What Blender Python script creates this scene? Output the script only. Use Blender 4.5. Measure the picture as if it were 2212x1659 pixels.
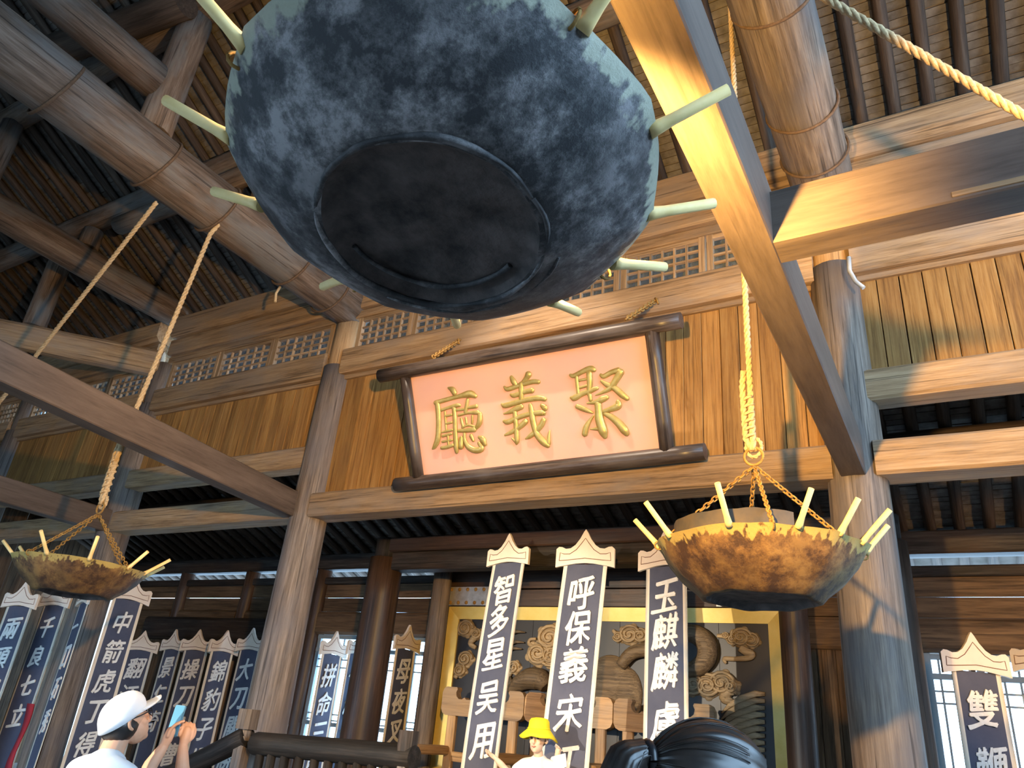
import bpy, bmesh, math, random
from mathutils import Vector, Matrix, noise
random.seed(7)
for o in list(bpy.data.objects): bpy.data.objects.remove(o, do_unlink=True)
S = bpy.context.scene
COL = S.collection
R3 = math.radians

# ------------------------------------------------------------------ camera
CAM = Vector((0, 0, 1.65))
F_PX = 1595.48
RX = (Vector((0.86520183, 0.49353988, 0.08856738)),      # image right, in world axes
      Vector((-0.14041042, 0.40803282, -0.90210539)),    # image down
      Vector((-0.48136338, 0.76806745, 0.42232889)))     # view direction
cd = bpy.data.cameras.new('camera'); cam = bpy.data.objects.new('camera', cd); COL.objects.link(cam)
cd.sensor_width = 36; cd.lens = F_PX / 2212 * 36; cd.clip_start = .05; cd.clip_end = 300
mm = Matrix.Identity(4)
for i in range(3):
    mm[i][0] = RX[0][i]; mm[i][1] = -RX[1][i]; mm[i][2] = -RX[2][i]; mm[i][3] = CAM[i]
cam.matrix_world = mm
S.camera = cam
S.view_settings.view_transform = 'Standard'; S.view_settings.look = 'None'
S.view_settings.gamma = 1; S.view_settings.use_curve_mapping = False
S.view_settings.exposure = 0.88

# ------------------------------------------------------------------ daylight (overcast sky, bluish)
w = bpy.data.worlds.new('sky'); S.world = w; w.use_nodes = True
bg = w.node_tree.nodes['Background']
bg.inputs[0].default_value = (0.45, 0.71, 1.0, 1); bg.inputs[1].default_value = 6.5

# ------------------------------------------------------------------ pixel -> place
def ray(x, y):
    a = (x - 1106) / F_PX; b = (y - 829.5) / F_PX
    return RX[0]*a + RX[1]*b + RX[2]
def onY(x, y, Y): v = ray(x, y); return CAM + v*((Y - CAM.y)/v.y)
def onX(x, y, X): v = ray(x, y); return CAM + v*((X - CAM.x)/v.x)
def onZ(x, y, Z): v = ray(x, y); return CAM + v*((Z - CAM.z)/v.z)
def atQ(x, y, q): return CAM + ray(x, y)*q

# ------------------------------------------------------------------ mesh helpers
class MB:
    def __init__(s): s.v = []; s.f = []; s.m = []; s.s = []
    def add(s, vs, fs, mat=0, smooth=False):
        o = len(s.v); s.v += [tuple(v) for v in vs]
        for f in fs: s.f.append([i + o for i in f]); s.m.append(mat); s.s.append(smooth)
        return s
    def box(s, x0, x1, y0, y1, z0, z1, mat=0, M=None):
        vs = [Vector((x, y, z)) for x in (x0, x1) for y in (y0, y1) for z in (z0, z1)]
        if M: vs = [M @ v for v in vs]
        return s.add(vs, [(0,1,3,2),(4,6,7,5),(0,4,5,1),(2,3,7,6),(0,2,6,4),(1,5,7,3)], mat)
    def loft(s, rings, mat=0, smooth=True, caps=True, closed=True):
        n = len(rings[0]); vs = [v for r in rings for v in r]; fs = []
        for i in range(len(rings) - 1):
            for j in range(n if closed else n - 1):
                k = (j + 1) % n
                fs.append((i*n + j, i*n + k, (i+1)*n + k, (i+1)*n + j))
        o = len(s.f); s.add(vs, fs, mat, smooth)
        if caps:
            b = len(s.v) - len(vs)
            s.f.append([b + j for j in range(n)][::-1]); s.m.append(mat); s.s.append(False)
            s.f.append([b + (len(rings)-1)*n + j for j in range(n)]); s.m.append(mat); s.s.append(False)
        return s
    def tube(s, pts, rads, n=8, mat=0, smooth=True, caps=True, flat=1.0, ref=None):
        pts = [Vector(p) for p in pts]
        if not hasattr(rads, '__len__'): rads = [rads]*len(pts)
        rings = []; t0 = None; u = None
        for i, p in enumerate(pts):
            a = pts[max(i-1, 0)]; b = pts[min(i+1, len(pts)-1)]
            t = (b - a).normalized() if (b - a).length > 1e-9 else (t0 or Vector((0,0,1)))
            if u is None:
                q = Vector(ref) if ref else (Vector((0,0,1)) if abs(t.z) < .9 else Vector((1,0,0)))
                u = (q - t*q.dot(t)).normalized()
            else:
                u = (u - t*u.dot(t)).normalized()
            w_ = t.cross(u); t0 = t
            rings.append([p + (u*math.cos(2*math.pi*k/n)*flat + w_*math.sin(2*math.pi*k/n))*rads[i] for k in range(n)])
        return s.loft(rings, mat, smooth, caps)
    def lathe(s, prof, n=24, mat=0, smooth=True, c=(0,0,0), fac=None, caps=False):
        c = Vector(c); rings = []
        for r, z in prof:
            rings.append([c + Vector((r*math.cos(2*math.pi*k/n), r*math.sin(2*math.pi*k/n), z)) for k in range(n)])
        return s.loft(rings, mat, smooth, caps)
    def ball(s, c, r, nu=12, nv=8, mat=0, M=None):
        c = Vector(c)
        if not hasattr(r, '__len__'): r = (r, r, r)
        rings = []
        for i in range(1, nv):
            ph = math.pi*i/nv
            rg = [Vector((r[0]*math.sin(ph)*math.cos(2*math.pi*k/nu), r[1]*math.sin(ph)*math.sin(2*math.pi*k/nu), -r[2]*math.cos(ph))) for k in range(nu)]
            rings.append([c + ((M @ v) if M else v) for v in rg])
        s.loft(rings, mat, True, False)
        b = len(s.v) - nu*(nv-1)
        top = Vector((0,0,r[2])); bot = Vector((0,0,-r[2]))
        if M: top = M @ top; bot = M @ bot
        s.v += [tuple(c + bot), tuple(c + top)]; ib = len(s.v) - 2
        for k in range(nu):
            s.f.append([ib, b + (k+1) % nu, b + k]); s.m.append(mat); s.s.append(True)
            e = b + nu*(nv-2)
            s.f.append([ib+1, e + k, e + (k+1) % nu]); s.m.append(mat); s.s.append(True)
        return s
    def slab(s, poly, M, t0, t1, mat=0, side=None):
        """polygon in local XY, extruded from local z t0 to t1, placed by M"""
        n = len(poly)
        a = [M @ Vector((x, y, t0)) for x, y in poly]; b = [M @ Vector((x, y, t1)) for x, y in poly]
        s.add(a + b, [list(range(n))[::-1], list(range(n, 2*n))], mat)
        o = len(s.v) - 2*n
        for j in range(n):
            k = (j+1) % n
            s.f.append([o+j, o+k, o+n+k, o+n+j]); s.m.append(mat if side is None else side); s.s.append(False)
        return s
    def mesh(s, name, mats):
        me = bpy.data.meshes.new(name)
        me.from_pydata(s.v, [], s.f)
        for m in (mats if isinstance(mats, (list, tuple)) else [mats]): me.materials.append(m)
        me.polygons.foreach_set('material_index', s.m); me.polygons.foreach_set('use_smooth', s.s)
        me.update()
        return me
WM = {}
def link(name, me, parent=None, M=None):
    o = bpy.data.objects.new(name, me); COL.objects.link(o)
    M = M or Matrix.Identity(4)
    if parent:
        o.parent = parent; o.matrix_basis = WM[parent.name].inverted() @ M
    else: o.matrix_basis = M
    WM[o.name] = M.copy()
    return o
def build(mb, name, mats, parent=None, M=None):
    """mb coordinates are local to M; without M they are world coordinates and the origin goes to the base centre"""
    if M is None:
        xs = [v[0] for v in mb.v]; ys = [v[1] for v in mb.v]; zs = [v[2] for v in mb.v]
        c = Vector(((min(xs)+max(xs))/2, (min(ys)+max(ys))/2, min(zs)))
        mb.v = [(v[0]-c.x, v[1]-c.y, v[2]-c.z) for v in mb.v]; M = Matrix.Translation(c)
    return link(name, mb.mesh(name, mats), parent, M)
def tag(o, label=None, cat=None, group=None, kind=None):
    if label: o['label'] = label
    if cat: o['category'] = cat
    if group: o['group'] = group
    if kind: o['kind'] = kind
    return o
def thing(name, label, cat, loc=(0,0,0), rz=0, group=None, kind=None, M=None):
    e = bpy.data.objects.new(name, None); COL.objects.link(e); e.empty_display_size = .1
    M = M or Matrix.Translation(loc) @ Matrix.Rotation(rz, 4, 'Z')
    e.matrix_basis = M; WM[e.name] = M.copy()
    return tag(e, label, cat, group, kind)
def axisM(p0, p1, up=(0,0,1)):
    p0 = Vector(p0); x = (Vector(p1) - p0).normalized(); up = Vector(up)
    if abs(x.dot(up)) > .98: up = Vector((0,1,0))
    y = up.cross(x).normalized(); z = x.cross(y)
    M = Matrix.Identity(4)
    for i in range(3): M[i][0] = x[i]; M[i][1] = y[i]; M[i][2] = z[i]; M[i][3] = p0[i]
    return M
_seed = [0]
def beam(name, p0, p1, w, h, mat, parent=None, ch=.015, seg=.5, jit=.004, up=(0,0,1), label=None, cat='beam', group=None, kind=None):
    """squared timber from p0 to p1 (centre line), local X along the grain"""
    L = (Vector(p1) - Vector(p0)).length; M = axisM(p0, p1, up); n = max(1, int(L/seg)); _seed[0] += 1
    rings = []; a, b = w/2, h/2
    for i in range(n+1):
        x = L*i/n; rg = []
        for (y, z) in ((-a,-b+ch),(-a+ch,-b),(a-ch,-b),(a,-b+ch),(a,b-ch),(a-ch,b),(-a+ch,b),(-a,b-ch)):
            nv = noise.noise_vector(Vector((x*1.3, y*3, z*3)) + Vector((_seed[0]*7.7,0,0)))*jit
            rg.append((x, y + nv.y, z + nv.z))
        rings.append(rg)
    o = build(MB().loft(rings, 0, False), name, mat, parent, M)
    return tag(o, label, cat if label else None, group, kind)
def log(name, p0, p1, r0, r1, mat, parent=None, n=14, seg=.35, jit=.02, label=None, cat='beam', group=None, kind=None, squash=1.0):
    L = (Vector(p1) - Vector(p0)).length; M = axisM(p0, p1); k = max(2, int(L/seg)); _seed[0] += 1
    rings = []
    for i in range(k+1):
        x = L*i/k; r = r0 + (r1 - r0)*i/k; rg = []
        c = noise.noise_vector(Vector((x*.5, _seed[0]*3.1, 0)))*jit
        for j in range(n):
            t = 2*math.pi*j/n
            rr = r*(1 + jit*1.5*noise.noise(Vector((x*.9, math.cos(t)*1.5 + _seed[0]*5, math.sin(t)*1.5))))
            rg.append((x, c.y + rr*math.cos(t), c.z + rr*squash*math.sin(t)))
        rings.append(rg)
    o = build(MB().loft(rings, 0, True), name, mat, parent, M)
    return tag(o, label, cat if label else None, group, kind)

# ------------------------------------------------------------------ materials
def newmat(name):
    m = bpy.data.materials.new(name); m.use_nodes = True; nt = m.node_tree; b = nt.nodes['Principled BSDF']
    return m, nt, b
def N(nt, t, **kw):
    n = nt.nodes.new(t)
    for k, v in kw.items(): setattr(n, k, v)
    return n
def ramp(nt, fac, stops):
    r = N(nt, 'ShaderNodeValToRGB'); e = r.color_ramp.elements
    while len(e) < len(stops): e.new(.5)
    for i, (p, c) in enumerate(stops):
        e[i].position = p; e[i].color = (*c, 1) if len(c) == 3 else c
    nt.links.new(fac, r.inputs[0]); return r.outputs[0]
def mixc(nt, fac, a, b, mode='MIX'):
    m = N(nt, 'ShaderNodeMix', data_type='RGBA', blend_type=mode)
    for s, v in ((m.inputs[0], fac), (m.inputs[6], a), (m.inputs[7], b)):
        if hasattr(v, 'links') or hasattr(v, 'is_linked'): nt.links.new(v, s)
        elif hasattr(v, '__len__'): s.default_value = (*v, 1) if len(v) == 3 else v
        else: s.default_value = v
    return m.outputs[2]
def coords(nt, scale=(1,1,1), rnd=True, space='Object'):
    tc = N(nt, 'ShaderNodeTexCoord'); mp = N(nt, 'ShaderNodeMapping'); mp.inputs['Scale'].default_value = scale
    src = tc.outputs[space]
    if rnd:
        oi = N(nt, 'ShaderNodeObjectInfo'); sc = N(nt, 'ShaderNodeVectorMath', operation='SCALE')
        cb = N(nt, 'ShaderNodeCombineXYZ')
        for k in range(3): nt.links.new(oi.outputs['Random'], cb.inputs[k])
        nt.links.new(cb.outputs[0], sc.inputs[0]); sc.inputs['Scale'].default_value = 37
        ad = N(nt, 'ShaderNodeVectorMath', operation='ADD')
        nt.links.new(src, ad.inputs[0]); nt.links.new(sc.outputs[0], ad.inputs[1]); src = ad.outputs[0]
    nt.links.new(src, mp.inputs['Vector']); return mp.outputs[0]
def tex(nt, vec, scale, detail=5, rough=.6):
    n = N(nt, 'ShaderNodeTexNoise'); n.inputs['Scale'].default_value = scale; n.inputs['Detail'].default_value = detail
    n.inputs['Roughness'].default_value = rough; nt.links.new(vec, n.inputs['Vector']); return n.outputs[0]
def wood(name, dark, mid, light, rough=.75, grain=9, patch=None, patch_amt=.5, bump=.35, crack=.6, var=.25):
    m, nt, b = newmat(name)
    g = tex(nt, coords(nt, (.55, grain, grain)), 2.2, 7, .65)
    fine = tex(nt, coords(nt, (1.2, grain*3.2, grain*3.2)), 3.0, 4, .7)
    gm = N(nt, 'ShaderNodeMath', operation='MULTIPLY_ADD'); gm.inputs[1].default_value = .42; nt.links.new(fine, gm.inputs[0])
    gs = N(nt, 'ShaderNodeMath', operation='MULTIPLY_ADD'); gs.inputs[1].default_value = .75; gs.inputs[2].default_value = -.08; nt.links.new(g, gs.inputs[0]); nt.links.new(gs.outputs[0], gm.inputs[2])
    col = ramp(nt, gm.outputs[0], [(.32, tuple(c*.75 for c in dark)), (.5, mid), (.68, light)])
    big = tex(nt, coords(nt, (.8, 2.2, 2.2)), 1.6, 4, .6)
    if patch: col = mixc(nt, ramp(nt, big, [(.45, (0,0,0)), (.62, (patch_amt,)*3)]), col, patch)
    cr = tex(nt, coords(nt, (.35, 16, 16)), 2.6, 3, .5)
    col = mixc(nt, ramp(nt, cr, [(.33, (crack,)*3), (.39, (0,0,0))]), col, tuple(c*.22 for c in dark))
    oi = N(nt, 'ShaderNodeObjectInfo')
    hv = N(nt, 'ShaderNodeHueSaturation'); mr = N(nt, 'ShaderNodeMapRange')
    mr.inputs['To Min'].default_value = 1 - var; mr.inputs['To Max'].default_value = 1 + var
    nt.links.new(oi.outputs['Random'], mr.inputs[0]); nt.links.new(mr.outputs[0], hv.inputs['Value']); nt.links.new(col, hv.inputs['Color'])
    nt.links.new(hv.outputs[0], b.inputs['Base Color'])
    b.inputs['Roughness'].default_value = rough; b.inputs['Specular IOR Level'].default_value = .3
    bp = N(nt, 'ShaderNodeBump'); bp.inputs['Strength'].default_value = bump; bp.inputs['Distance'].default_value = .01
    ad = N(nt, 'ShaderNodeMath', operation='ADD'); nt.links.new(g, ad.inputs[0]); nt.links.new(cr, ad.inputs[1])
    nt.links.new(ad.outputs[0], bp.inputs['Height']); nt.links.new(bp.outputs[0], b.inputs['Normal'])
    return m
def plain(name, c, rough=.6, metal=0, spec=.4, var=None, scale=6, bump=0, emit=None, alpha=None):
    m, nt, b = newmat(name)
    if var:
        t = tex(nt, coords(nt), scale, 5, .6)
        nt.links.new(ramp(nt, t, [(.3, c), (.7, var)]), b.inputs['Base Color'])
        if bump:
            bp = N(nt, 'ShaderNodeBump'); bp.inputs['Strength'].default_value = bump; bp.inputs['Distance'].default_value = .01
            nt.links.new(t, bp.inputs['Height']); nt.links.new(bp.outputs[0], b.inputs['Normal'])
    else: b.inputs['Base Color'].default_value = (*c, 1)
    b.inputs['Roughness'].default_value = rough; b.inputs['Metallic'].default_value = metal; b.inputs['Specular IOR Level'].default_value = spec
    if emit: b.inputs['Emission Color'].default_value = (*c, 1); b.inputs['Emission Strength'].default_value = emit
    return m
W_LOG = wood('weathered_log', (.05,.034,.024), (.11,.077,.055), (.20,.15,.115), patch=(.14,.14,.138), patch_amt=.7, grain=7)
W_BEAM = wood('hewn_beam', (.15,.09,.045), (.30,.19,.10), (.42,.29,.17), grain=8, patch=(.24,.19,.15), patch_amt=.6)
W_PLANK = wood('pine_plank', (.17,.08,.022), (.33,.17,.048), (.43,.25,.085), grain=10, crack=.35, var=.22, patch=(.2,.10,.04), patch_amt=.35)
W_POST = wood('post_wood', (.07,.052,.04), (.16,.122,.095), (.28,.225,.18), patch=(.13,.115,.115), patch_amt=.7, rough=.6)
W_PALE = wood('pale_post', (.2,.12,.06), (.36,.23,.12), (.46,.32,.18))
W_PAINT2 = wood('dull_brown_paint', (.075,.052,.038), (.105,.075,.056), (.14,.10,.075), rough=.5, grain=4, crack=.25, bump=.12, var=.05)
W_PAINT = wood('brown_paint', (.085,.063,.052), (.11,.082,.068), (.145,.11,.09), rough=.45, grain=4, crack=.25, bump=.12, var=.06)
W_DARK = wood('dark_column', (.035,.02,.013), (.06,.034,.022), (.10,.06,.042), rough=.42, bump=.15, patch=(.03,.025,.025))
W_BLACK = wood('charred_log', (.008,.007,.007), (.02,.017,.016), (.06,.052,.047), rough=.7, patch=(.05,.03,.02), patch_amt=.5)
W_CHAR = wood('blackened_rail', (.004,.0035,.0035), (.010,.0085,.008), (.035,.029,.026), rough=.7, patch=(.02,.013,.009), patch_amt=.5)
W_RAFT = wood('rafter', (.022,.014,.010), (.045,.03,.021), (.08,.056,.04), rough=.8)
W_LATT = wood('lattice', (.18,.11,.055), (.32,.21,.115), (.42,.29,.17), grain=16, crack=.2)
W_CHAIR = wood('chair_wood', (.22,.125,.055), (.36,.22,.105), (.46,.30,.155), rough=.5, patch=(.26,.2,.15), crack=.3)
W_CARVE = wood('carving_wood', (.17,.12,.07), (.30,.22,.13), (.42,.32,.2), grain=14, rough=.6, crack=.3)
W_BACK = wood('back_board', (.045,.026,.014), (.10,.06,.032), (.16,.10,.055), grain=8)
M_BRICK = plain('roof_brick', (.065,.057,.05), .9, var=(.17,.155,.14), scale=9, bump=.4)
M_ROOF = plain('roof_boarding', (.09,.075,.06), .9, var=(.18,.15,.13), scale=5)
M_ROPE = plain('hemp_rope', (.38,.26,.13), .95, var=(.55,.41,.24), scale=60, bump=.5)
M_STRAP = plain('dark_cord', (.07,.042,.025), .9, var=(.12,.075,.045), scale=40, bump=.4)
M_RUST = plain('rusty_chain', (.22,.115,.03), .75, var=(.40,.24,.07), scale=40, bump=.4, metal=.2)
M_GREY = plain('conduit', (.45,.48,.5), .4)
M_FLOOR = plain('stone_floor', (.17,.155,.14), .7, var=(.24,.225,.21), scale=3)
# ================================================================== THE HALL
D = 5.2
XA, X0, X1, X2, X3 = -11.9, -8.69, -5.48, -.47, 2.74
TAN = .52
def roofZ(Y): return 6.36 + (5.15 - Y)*TAN          # underside of the rafters of the back slope

# floors
fl = tag(build(MB().box(-16, 9, -14, 4.55, -.2, 0), 'floor', M_FLOOR), kind='structure')
fl2 = tag(build(MB().box(-16, 9, 4.55, 8.3, -.2, .48), 'floor', M_FLOOR), kind='structure')

# ---- back clerestory wall: planks, rails and beams are pieces of the wall
wall = thing('wall_back', None, None, (X1, D, 3.3), kind='structure')
def planks(xa, xb, z0, z1, y, wid=.148):
    n = max(1, round((xb - xa)/wid)); d = (xb - xa)/n
    for i in range(n):
        x = xa + d*(i + .5); t = random.uniform(-.004, .004)
        beam('plank', (x, y + t + .012, z0), (x, y + t + .012, z1), .026, d - random.uniform(.003, .008), W_PLANK, wall, ch=.003, seg=2, jit=.001, up=(1,0,0))
def railX(xa, xb, z0, z1, yf, dep, mat=W_BEAM, ch=.02, name='rail', jit=.006, parent=None):
    return beam(name, (xa, yf + dep/2, (z0+z1)/2), (xb, yf + dep/2, (z0+z1)/2), dep, z1 - z0, mat, parent or wall, ch=ch, jit=jit)
bays = [(-13.5, XA, 0), (XA, X0, 0), (X0, X1, 0), (X1, X2, 1), (X2, X3, 0)]
for xa, xb, mid in bays:
    a, b = xa + .13, xb - .13
    railX(a, b, 3.34, 3.58, 5.04, .26, name='tie_beam')
    zb = 3.58
    if not mid:
        railX(a, b, 3.88, 4.11, 5.07, .22, name='plank_sill'); zb = 4.11
    planks(a, b, zb, 4.87, 5.165)
    build(MB().box(a, b, 5.195, 5.21, zb - .02, 5.0), 'light_block_board', W_BACK, wall)  # added sheet keeps sky light from leaking through the plank gaps
    railX(a, b, 4.86, 4.905, 5.13, .06, name='moulding', jit=.001, ch=.006)
    railX(a, b, 4.905, 5.2, 5.06, .22, name='sill_beam')
    railX(a, b, 5.60, 5.69, 5.12, .12, name='head_rail', ch=.01, jit=.002)
    railX(a, b, 5.70, 5.93, 5.07, .22, name='lintel_beam')
    railX(a, b, 5.95, 6.27, 5.0, .30, name='wall_plate', ch=.06)

# ---- clerestory lattices
film, nt, bs = newmat('window_film')
tr = N(nt, 'ShaderNodeBsdfTransparent'); tr.inputs[0].default_value = (.75, .85, .95, 1); mx = N(nt, 'ShaderNodeMixShader')
t_ = tex(nt, coords(nt, (5, 1, 1.2)), 4, 3, .55)
nt.links.new(ramp(nt, t_, [(.4, (.25,.25,.25)), (.66, (.95,.95,.95))]), mx.inputs[0])
bs.inputs['Base Color'].default_value = (.13,.16,.20,1); bs.inputs['Roughness'].default_value = .22
bp = N(nt, 'ShaderNodeBump'); bp.inputs['Strength'].default_value = .8; nt.links.new(t_, bp.inputs['Height']); nt.links.new(bp.outputs[0], bs.inputs['Normal'])
out = [n for n in nt.nodes if n.type == 'OUTPUT_MATERIAL'][0]
nt.links.new(tr.outputs[0], mx.inputs[1]); nt.links.new(bs.outputs[0], mx.inputs[2]); nt.links.new(mx.outputs[0], out.inputs[0])
wn = [0]
def lattice(xa, xb, z0, z1, y, cols=6, rows=4, fr=.055, label='window_', bw=.02):
    wn[0] += 1
    wd = thing('window_%d' % wn[0], None, None, ((xa+xb)/2, y, z0), kind='structure')
    for p, q, w_, h_ in (((xa, y, z0+.02), (xb, y, z0+.02), .05, .04), ((xa, y, z1-.02), (xb, y, z1-.02), .05, .04)):
        beam('window_frame', p, q, w_, h_, W_LATT, wd, ch=.004, seg=3, jit=.001)
    for x in (xa + fr/2, xb - fr/2):
        beam('window_frame', (x, y, z0), (x, y, z1), .055, fr, W_LATT, wd, ch=.004, seg=3, jit=.001, up=(1,0,0))
    ia, ib, ja, jb = xa + fr, xb - fr, z0 + .04, z1 - .04
    for i in range(1, cols):
        x = ia + (ib - ia)*i/cols
        beam('lattice_bar', (x, y, ja), (x, y, jb), .03, bw, W_LATT, wd, ch=.002, seg=3, jit=.001, up=(1,0,0))
    for j in range(1, rows):
        z = ja + (jb - ja)*j/rows
        beam('lattice_bar', (ia, y, z), (ib, y, z), .026, bw, W_LATT, wd, ch=.002, seg=3, jit=.001)
    build(MB().box(ia, ib, y + .03, y + .034, ja, jb), 'pane', film, wd)
def row(xa, xb, n):
    d = (xb - xa)/n
    for i in range(n): lattice(xa + d*i + .008, xa + d*(i+1) - .008, 5.2, 5.6, 5.17)
row(-13.4, XA - .19, 2); row(X1 + .19, X2 - .19, 6); row(X0 + .19, X1 - .16, 3); row(XA + .19, X0 - .19, 3); row(X2 + .19, X3 - .19, 3)

# ---- columns of the clerestory wall
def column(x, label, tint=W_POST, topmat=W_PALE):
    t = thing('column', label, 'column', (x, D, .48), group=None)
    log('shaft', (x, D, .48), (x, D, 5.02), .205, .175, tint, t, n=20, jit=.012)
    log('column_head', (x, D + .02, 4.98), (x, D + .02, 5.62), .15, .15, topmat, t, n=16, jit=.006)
    log('plinth', (x, D, .48), (x, D, .62), .27, .25, M_FLOOR, t, n=20, jit=.0)
    return t
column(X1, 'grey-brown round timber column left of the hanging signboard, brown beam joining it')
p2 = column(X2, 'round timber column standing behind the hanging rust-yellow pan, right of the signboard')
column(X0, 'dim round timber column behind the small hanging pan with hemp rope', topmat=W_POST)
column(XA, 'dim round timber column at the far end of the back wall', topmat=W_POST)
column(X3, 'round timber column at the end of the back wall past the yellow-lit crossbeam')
# conduit on the right column
pts = [onY(1833, 556, 4.99), onY(1835, 585, 4.98), onY(1848, 608, 4.97), onY(1866, 622, 4.97)]
build(MB().tube(pts, .016, 8), 'conduit', M_GREY, p2)

# ---- big tie logs over the nave (run towards the viewer)
def tie_log(x, z, r, label, mat=W_LOG, yn=-2.6):
    return log('tie_log', (x, D + .1, z), (x, yn, z + .02), r, r*1.03, mat, n=18, jit=.03, label=label, cat='log')
logA = tie_log(X1, 5.8, .255, 'thick weathered grey log resting on the column left of the signboard, rope loops round it')
tie_log(X2, 5.83, .235, 'thick dark log above the yellow-lit beam, bound with wire bands', W_POST)
tie_log(X0, 6.36, .19, 'brown roof log resting on the dim column, above the lattice windows')
tie_log(X3, 5.83, .235, 'thick roof log on the end column past the yellow-lit crossbeam')
# wire bands on the dark log and rope loops on the big log
def ring(x, y, z, r, rad, mat, name, label, cat, group, tilt=0, parent=None):
    pts = []
    for k in range(29):
        a = 2*math.pi*k/28
        pts.append((x + r*math.cos(a), y + tilt*math.sin(a), z + r*math.sin(a)))
    o = build(MB().tube(pts, rad, 6, caps=False), name, mat, parent)
    return o if parent else tag(o, label, cat, group)
for y in (3.3, 4.25, 4.75):
    ring(X2, y, 5.83, .243, .011, M_STRAP, 'wire_band', 'rusty wire band tied round the dark log', 'wire', 'wire bands on the dark log', .02)
for y, tl, lab in ((1.72, .06, 'dark cord loop on the thick grey log, beside the upper roof beam'), (2.62, .07, 'dark cord loop on the thick grey log next to the king strut'),
        (3.28, .05, 'dark cord loop on the thick grey log where the hemp rope hangs'), (4.25, .05, 'dark cord loop with a dangling end on the thick grey log'),
        (4.82, .04, 'dark cord loop on the thick grey log right beside the column head')):
    lp_ = ring(X1, y, 5.8, .268, .013, M_STRAP, 'rope_loop', lab, 'rope', 'rope loops on the grey log', tl)
    if y == 4.25: build(MB().tube([(X1 - .1, y, 5.55), (X1 - .11, y - .02, 5.46), (X1 - .10, y - .01, 5.36)], .014, 6), 'cord_end', M_ROPE, lp_)

# ---- lower beams
# the left beam runs from column X1 towards the viewer
beam('tie_beam', (-5.6, 5.06, 3.47), (-4.95, .5, 3.5), .17, .25, W_PAINT2, ch=.008, seg=.4, jit=.002,
     label='reddish brown painted beam running from the column to behind the small hanging pan')
beam('tie_beam', (-.475, 5.02, 3.47), (-.475, -2.4, 3.47), .152, .27, W_PAINT, ch=.006, seg=.4, jit=.002,
     label='long painted beam lit yellow underneath, running out from the column behind the rust-yellow pan')
beam('cross_beam', (-.40, 2.40, 3.455), (X3 + 1, 2.40, 3.455), .15, .235, W_PAINT, ch=.006, seg=.4, jit=.002,
     label='yellow-lit crossbeam with pale chipped edge butting against the long painted beam')
beam('worn_edge', (.17, 2.323, 3.362), (1.1, 2.323, 3.362), .006, .022, W_LATT, bpy.data.objects['cross_beam'], ch=.002, jit=.003)
beam('tie_beam', (X0, 5.06, 3.47), (X0, -2.4, 3.5), .19, .26, W_PAINT2, ch=.01, label='dark unlit beam running out from the dim column above the small hanging pan')
# diagonal corner beam
beam('hip_beam', (X0 - .05, D - .05, 5.62), (X0 - 3.9, D - 3.9, 5.72), .22, .34, W_BEAM, ch=.05, jit=.01,
     label='diagonal knotty brown beam running out from the dim column under the roof')

# ---- trusses: struts, upper beams, purlins
def strut(x, y, z0, z1, r, label): log('strut', (x, y, z0), (x, y, z1), r, r*.95, W_LOG, n=12, label=label, cat='post')
strut(X1, 2.5, 6.04, 7.46, .15, 'dark round king strut standing on the thick grey log')
strut(X1, 3.72, 6.04, 6.8, .13, 'short strut on the thick grey log behind the big iron pan')
strut(X2, 3.72, 6.04, 6.8, .13, 'short strut on the dark log bound with wire')
strut(X2, 2.5, 6.04, 7.46, .15, 'king strut on the dark log bound with wire')
strut(X0, 3.72, 6.54, 6.8, .12, 'short strut on the brown roof log above the lattice windows')
strut(X0, 2.5, 6.54, 7.46, .12, 'tall thin strut on the brown roof log above the lattice windows')
log('strut', (-9.9, 4.0, 5.82), (-9.9, 4.0, 6.95), .14, .14, W_LOG, label='round strut standing on the diagonal knotty beam', cat='post')
log('upper_beam', (X1, 2.36, 6.52), (X1, -.5, 6.52), .17, .17, W_LOG, label='upper roof beam lying just above the thick grey log, ending at the king strut', jit=.02)
log('upper_beam', (X2, 2.36, 6.52), (X2, -.5, 6.52), .17, .17, W_LOG, label='upper roof beam above the dark log bound with wire', jit=.02)
log('brace', onZ(95, 120, 7.35), onZ(400, 5, 7.35), .15, .14, W_RAFT, label='dark brace reaching the top of the king strut')
for y, z, lab in ((3.72, roofZ(3.72) - .15, 'roof purlin behind the thick grey log, under the rafters'), (2.5, roofZ(2.5) - .15, 'upper roof purlin carried by the king strut'),
                  (1.2, roofZ(1.2) - .12, 'ridge purlin at the top of the roof')):
    log('purlin', (-13.4, y, z), (4.4, y, z), .14, .14, W_LOG, n=12, seg=.8, jit=.015, label=lab)
log('purlin', (-7.95, 3.66, 6.62), (X1 + .2, 3.66, 6.62), .11, .11, W_LOG, label='short round under-purlin with a cut end, behind the thick grey log')

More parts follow.
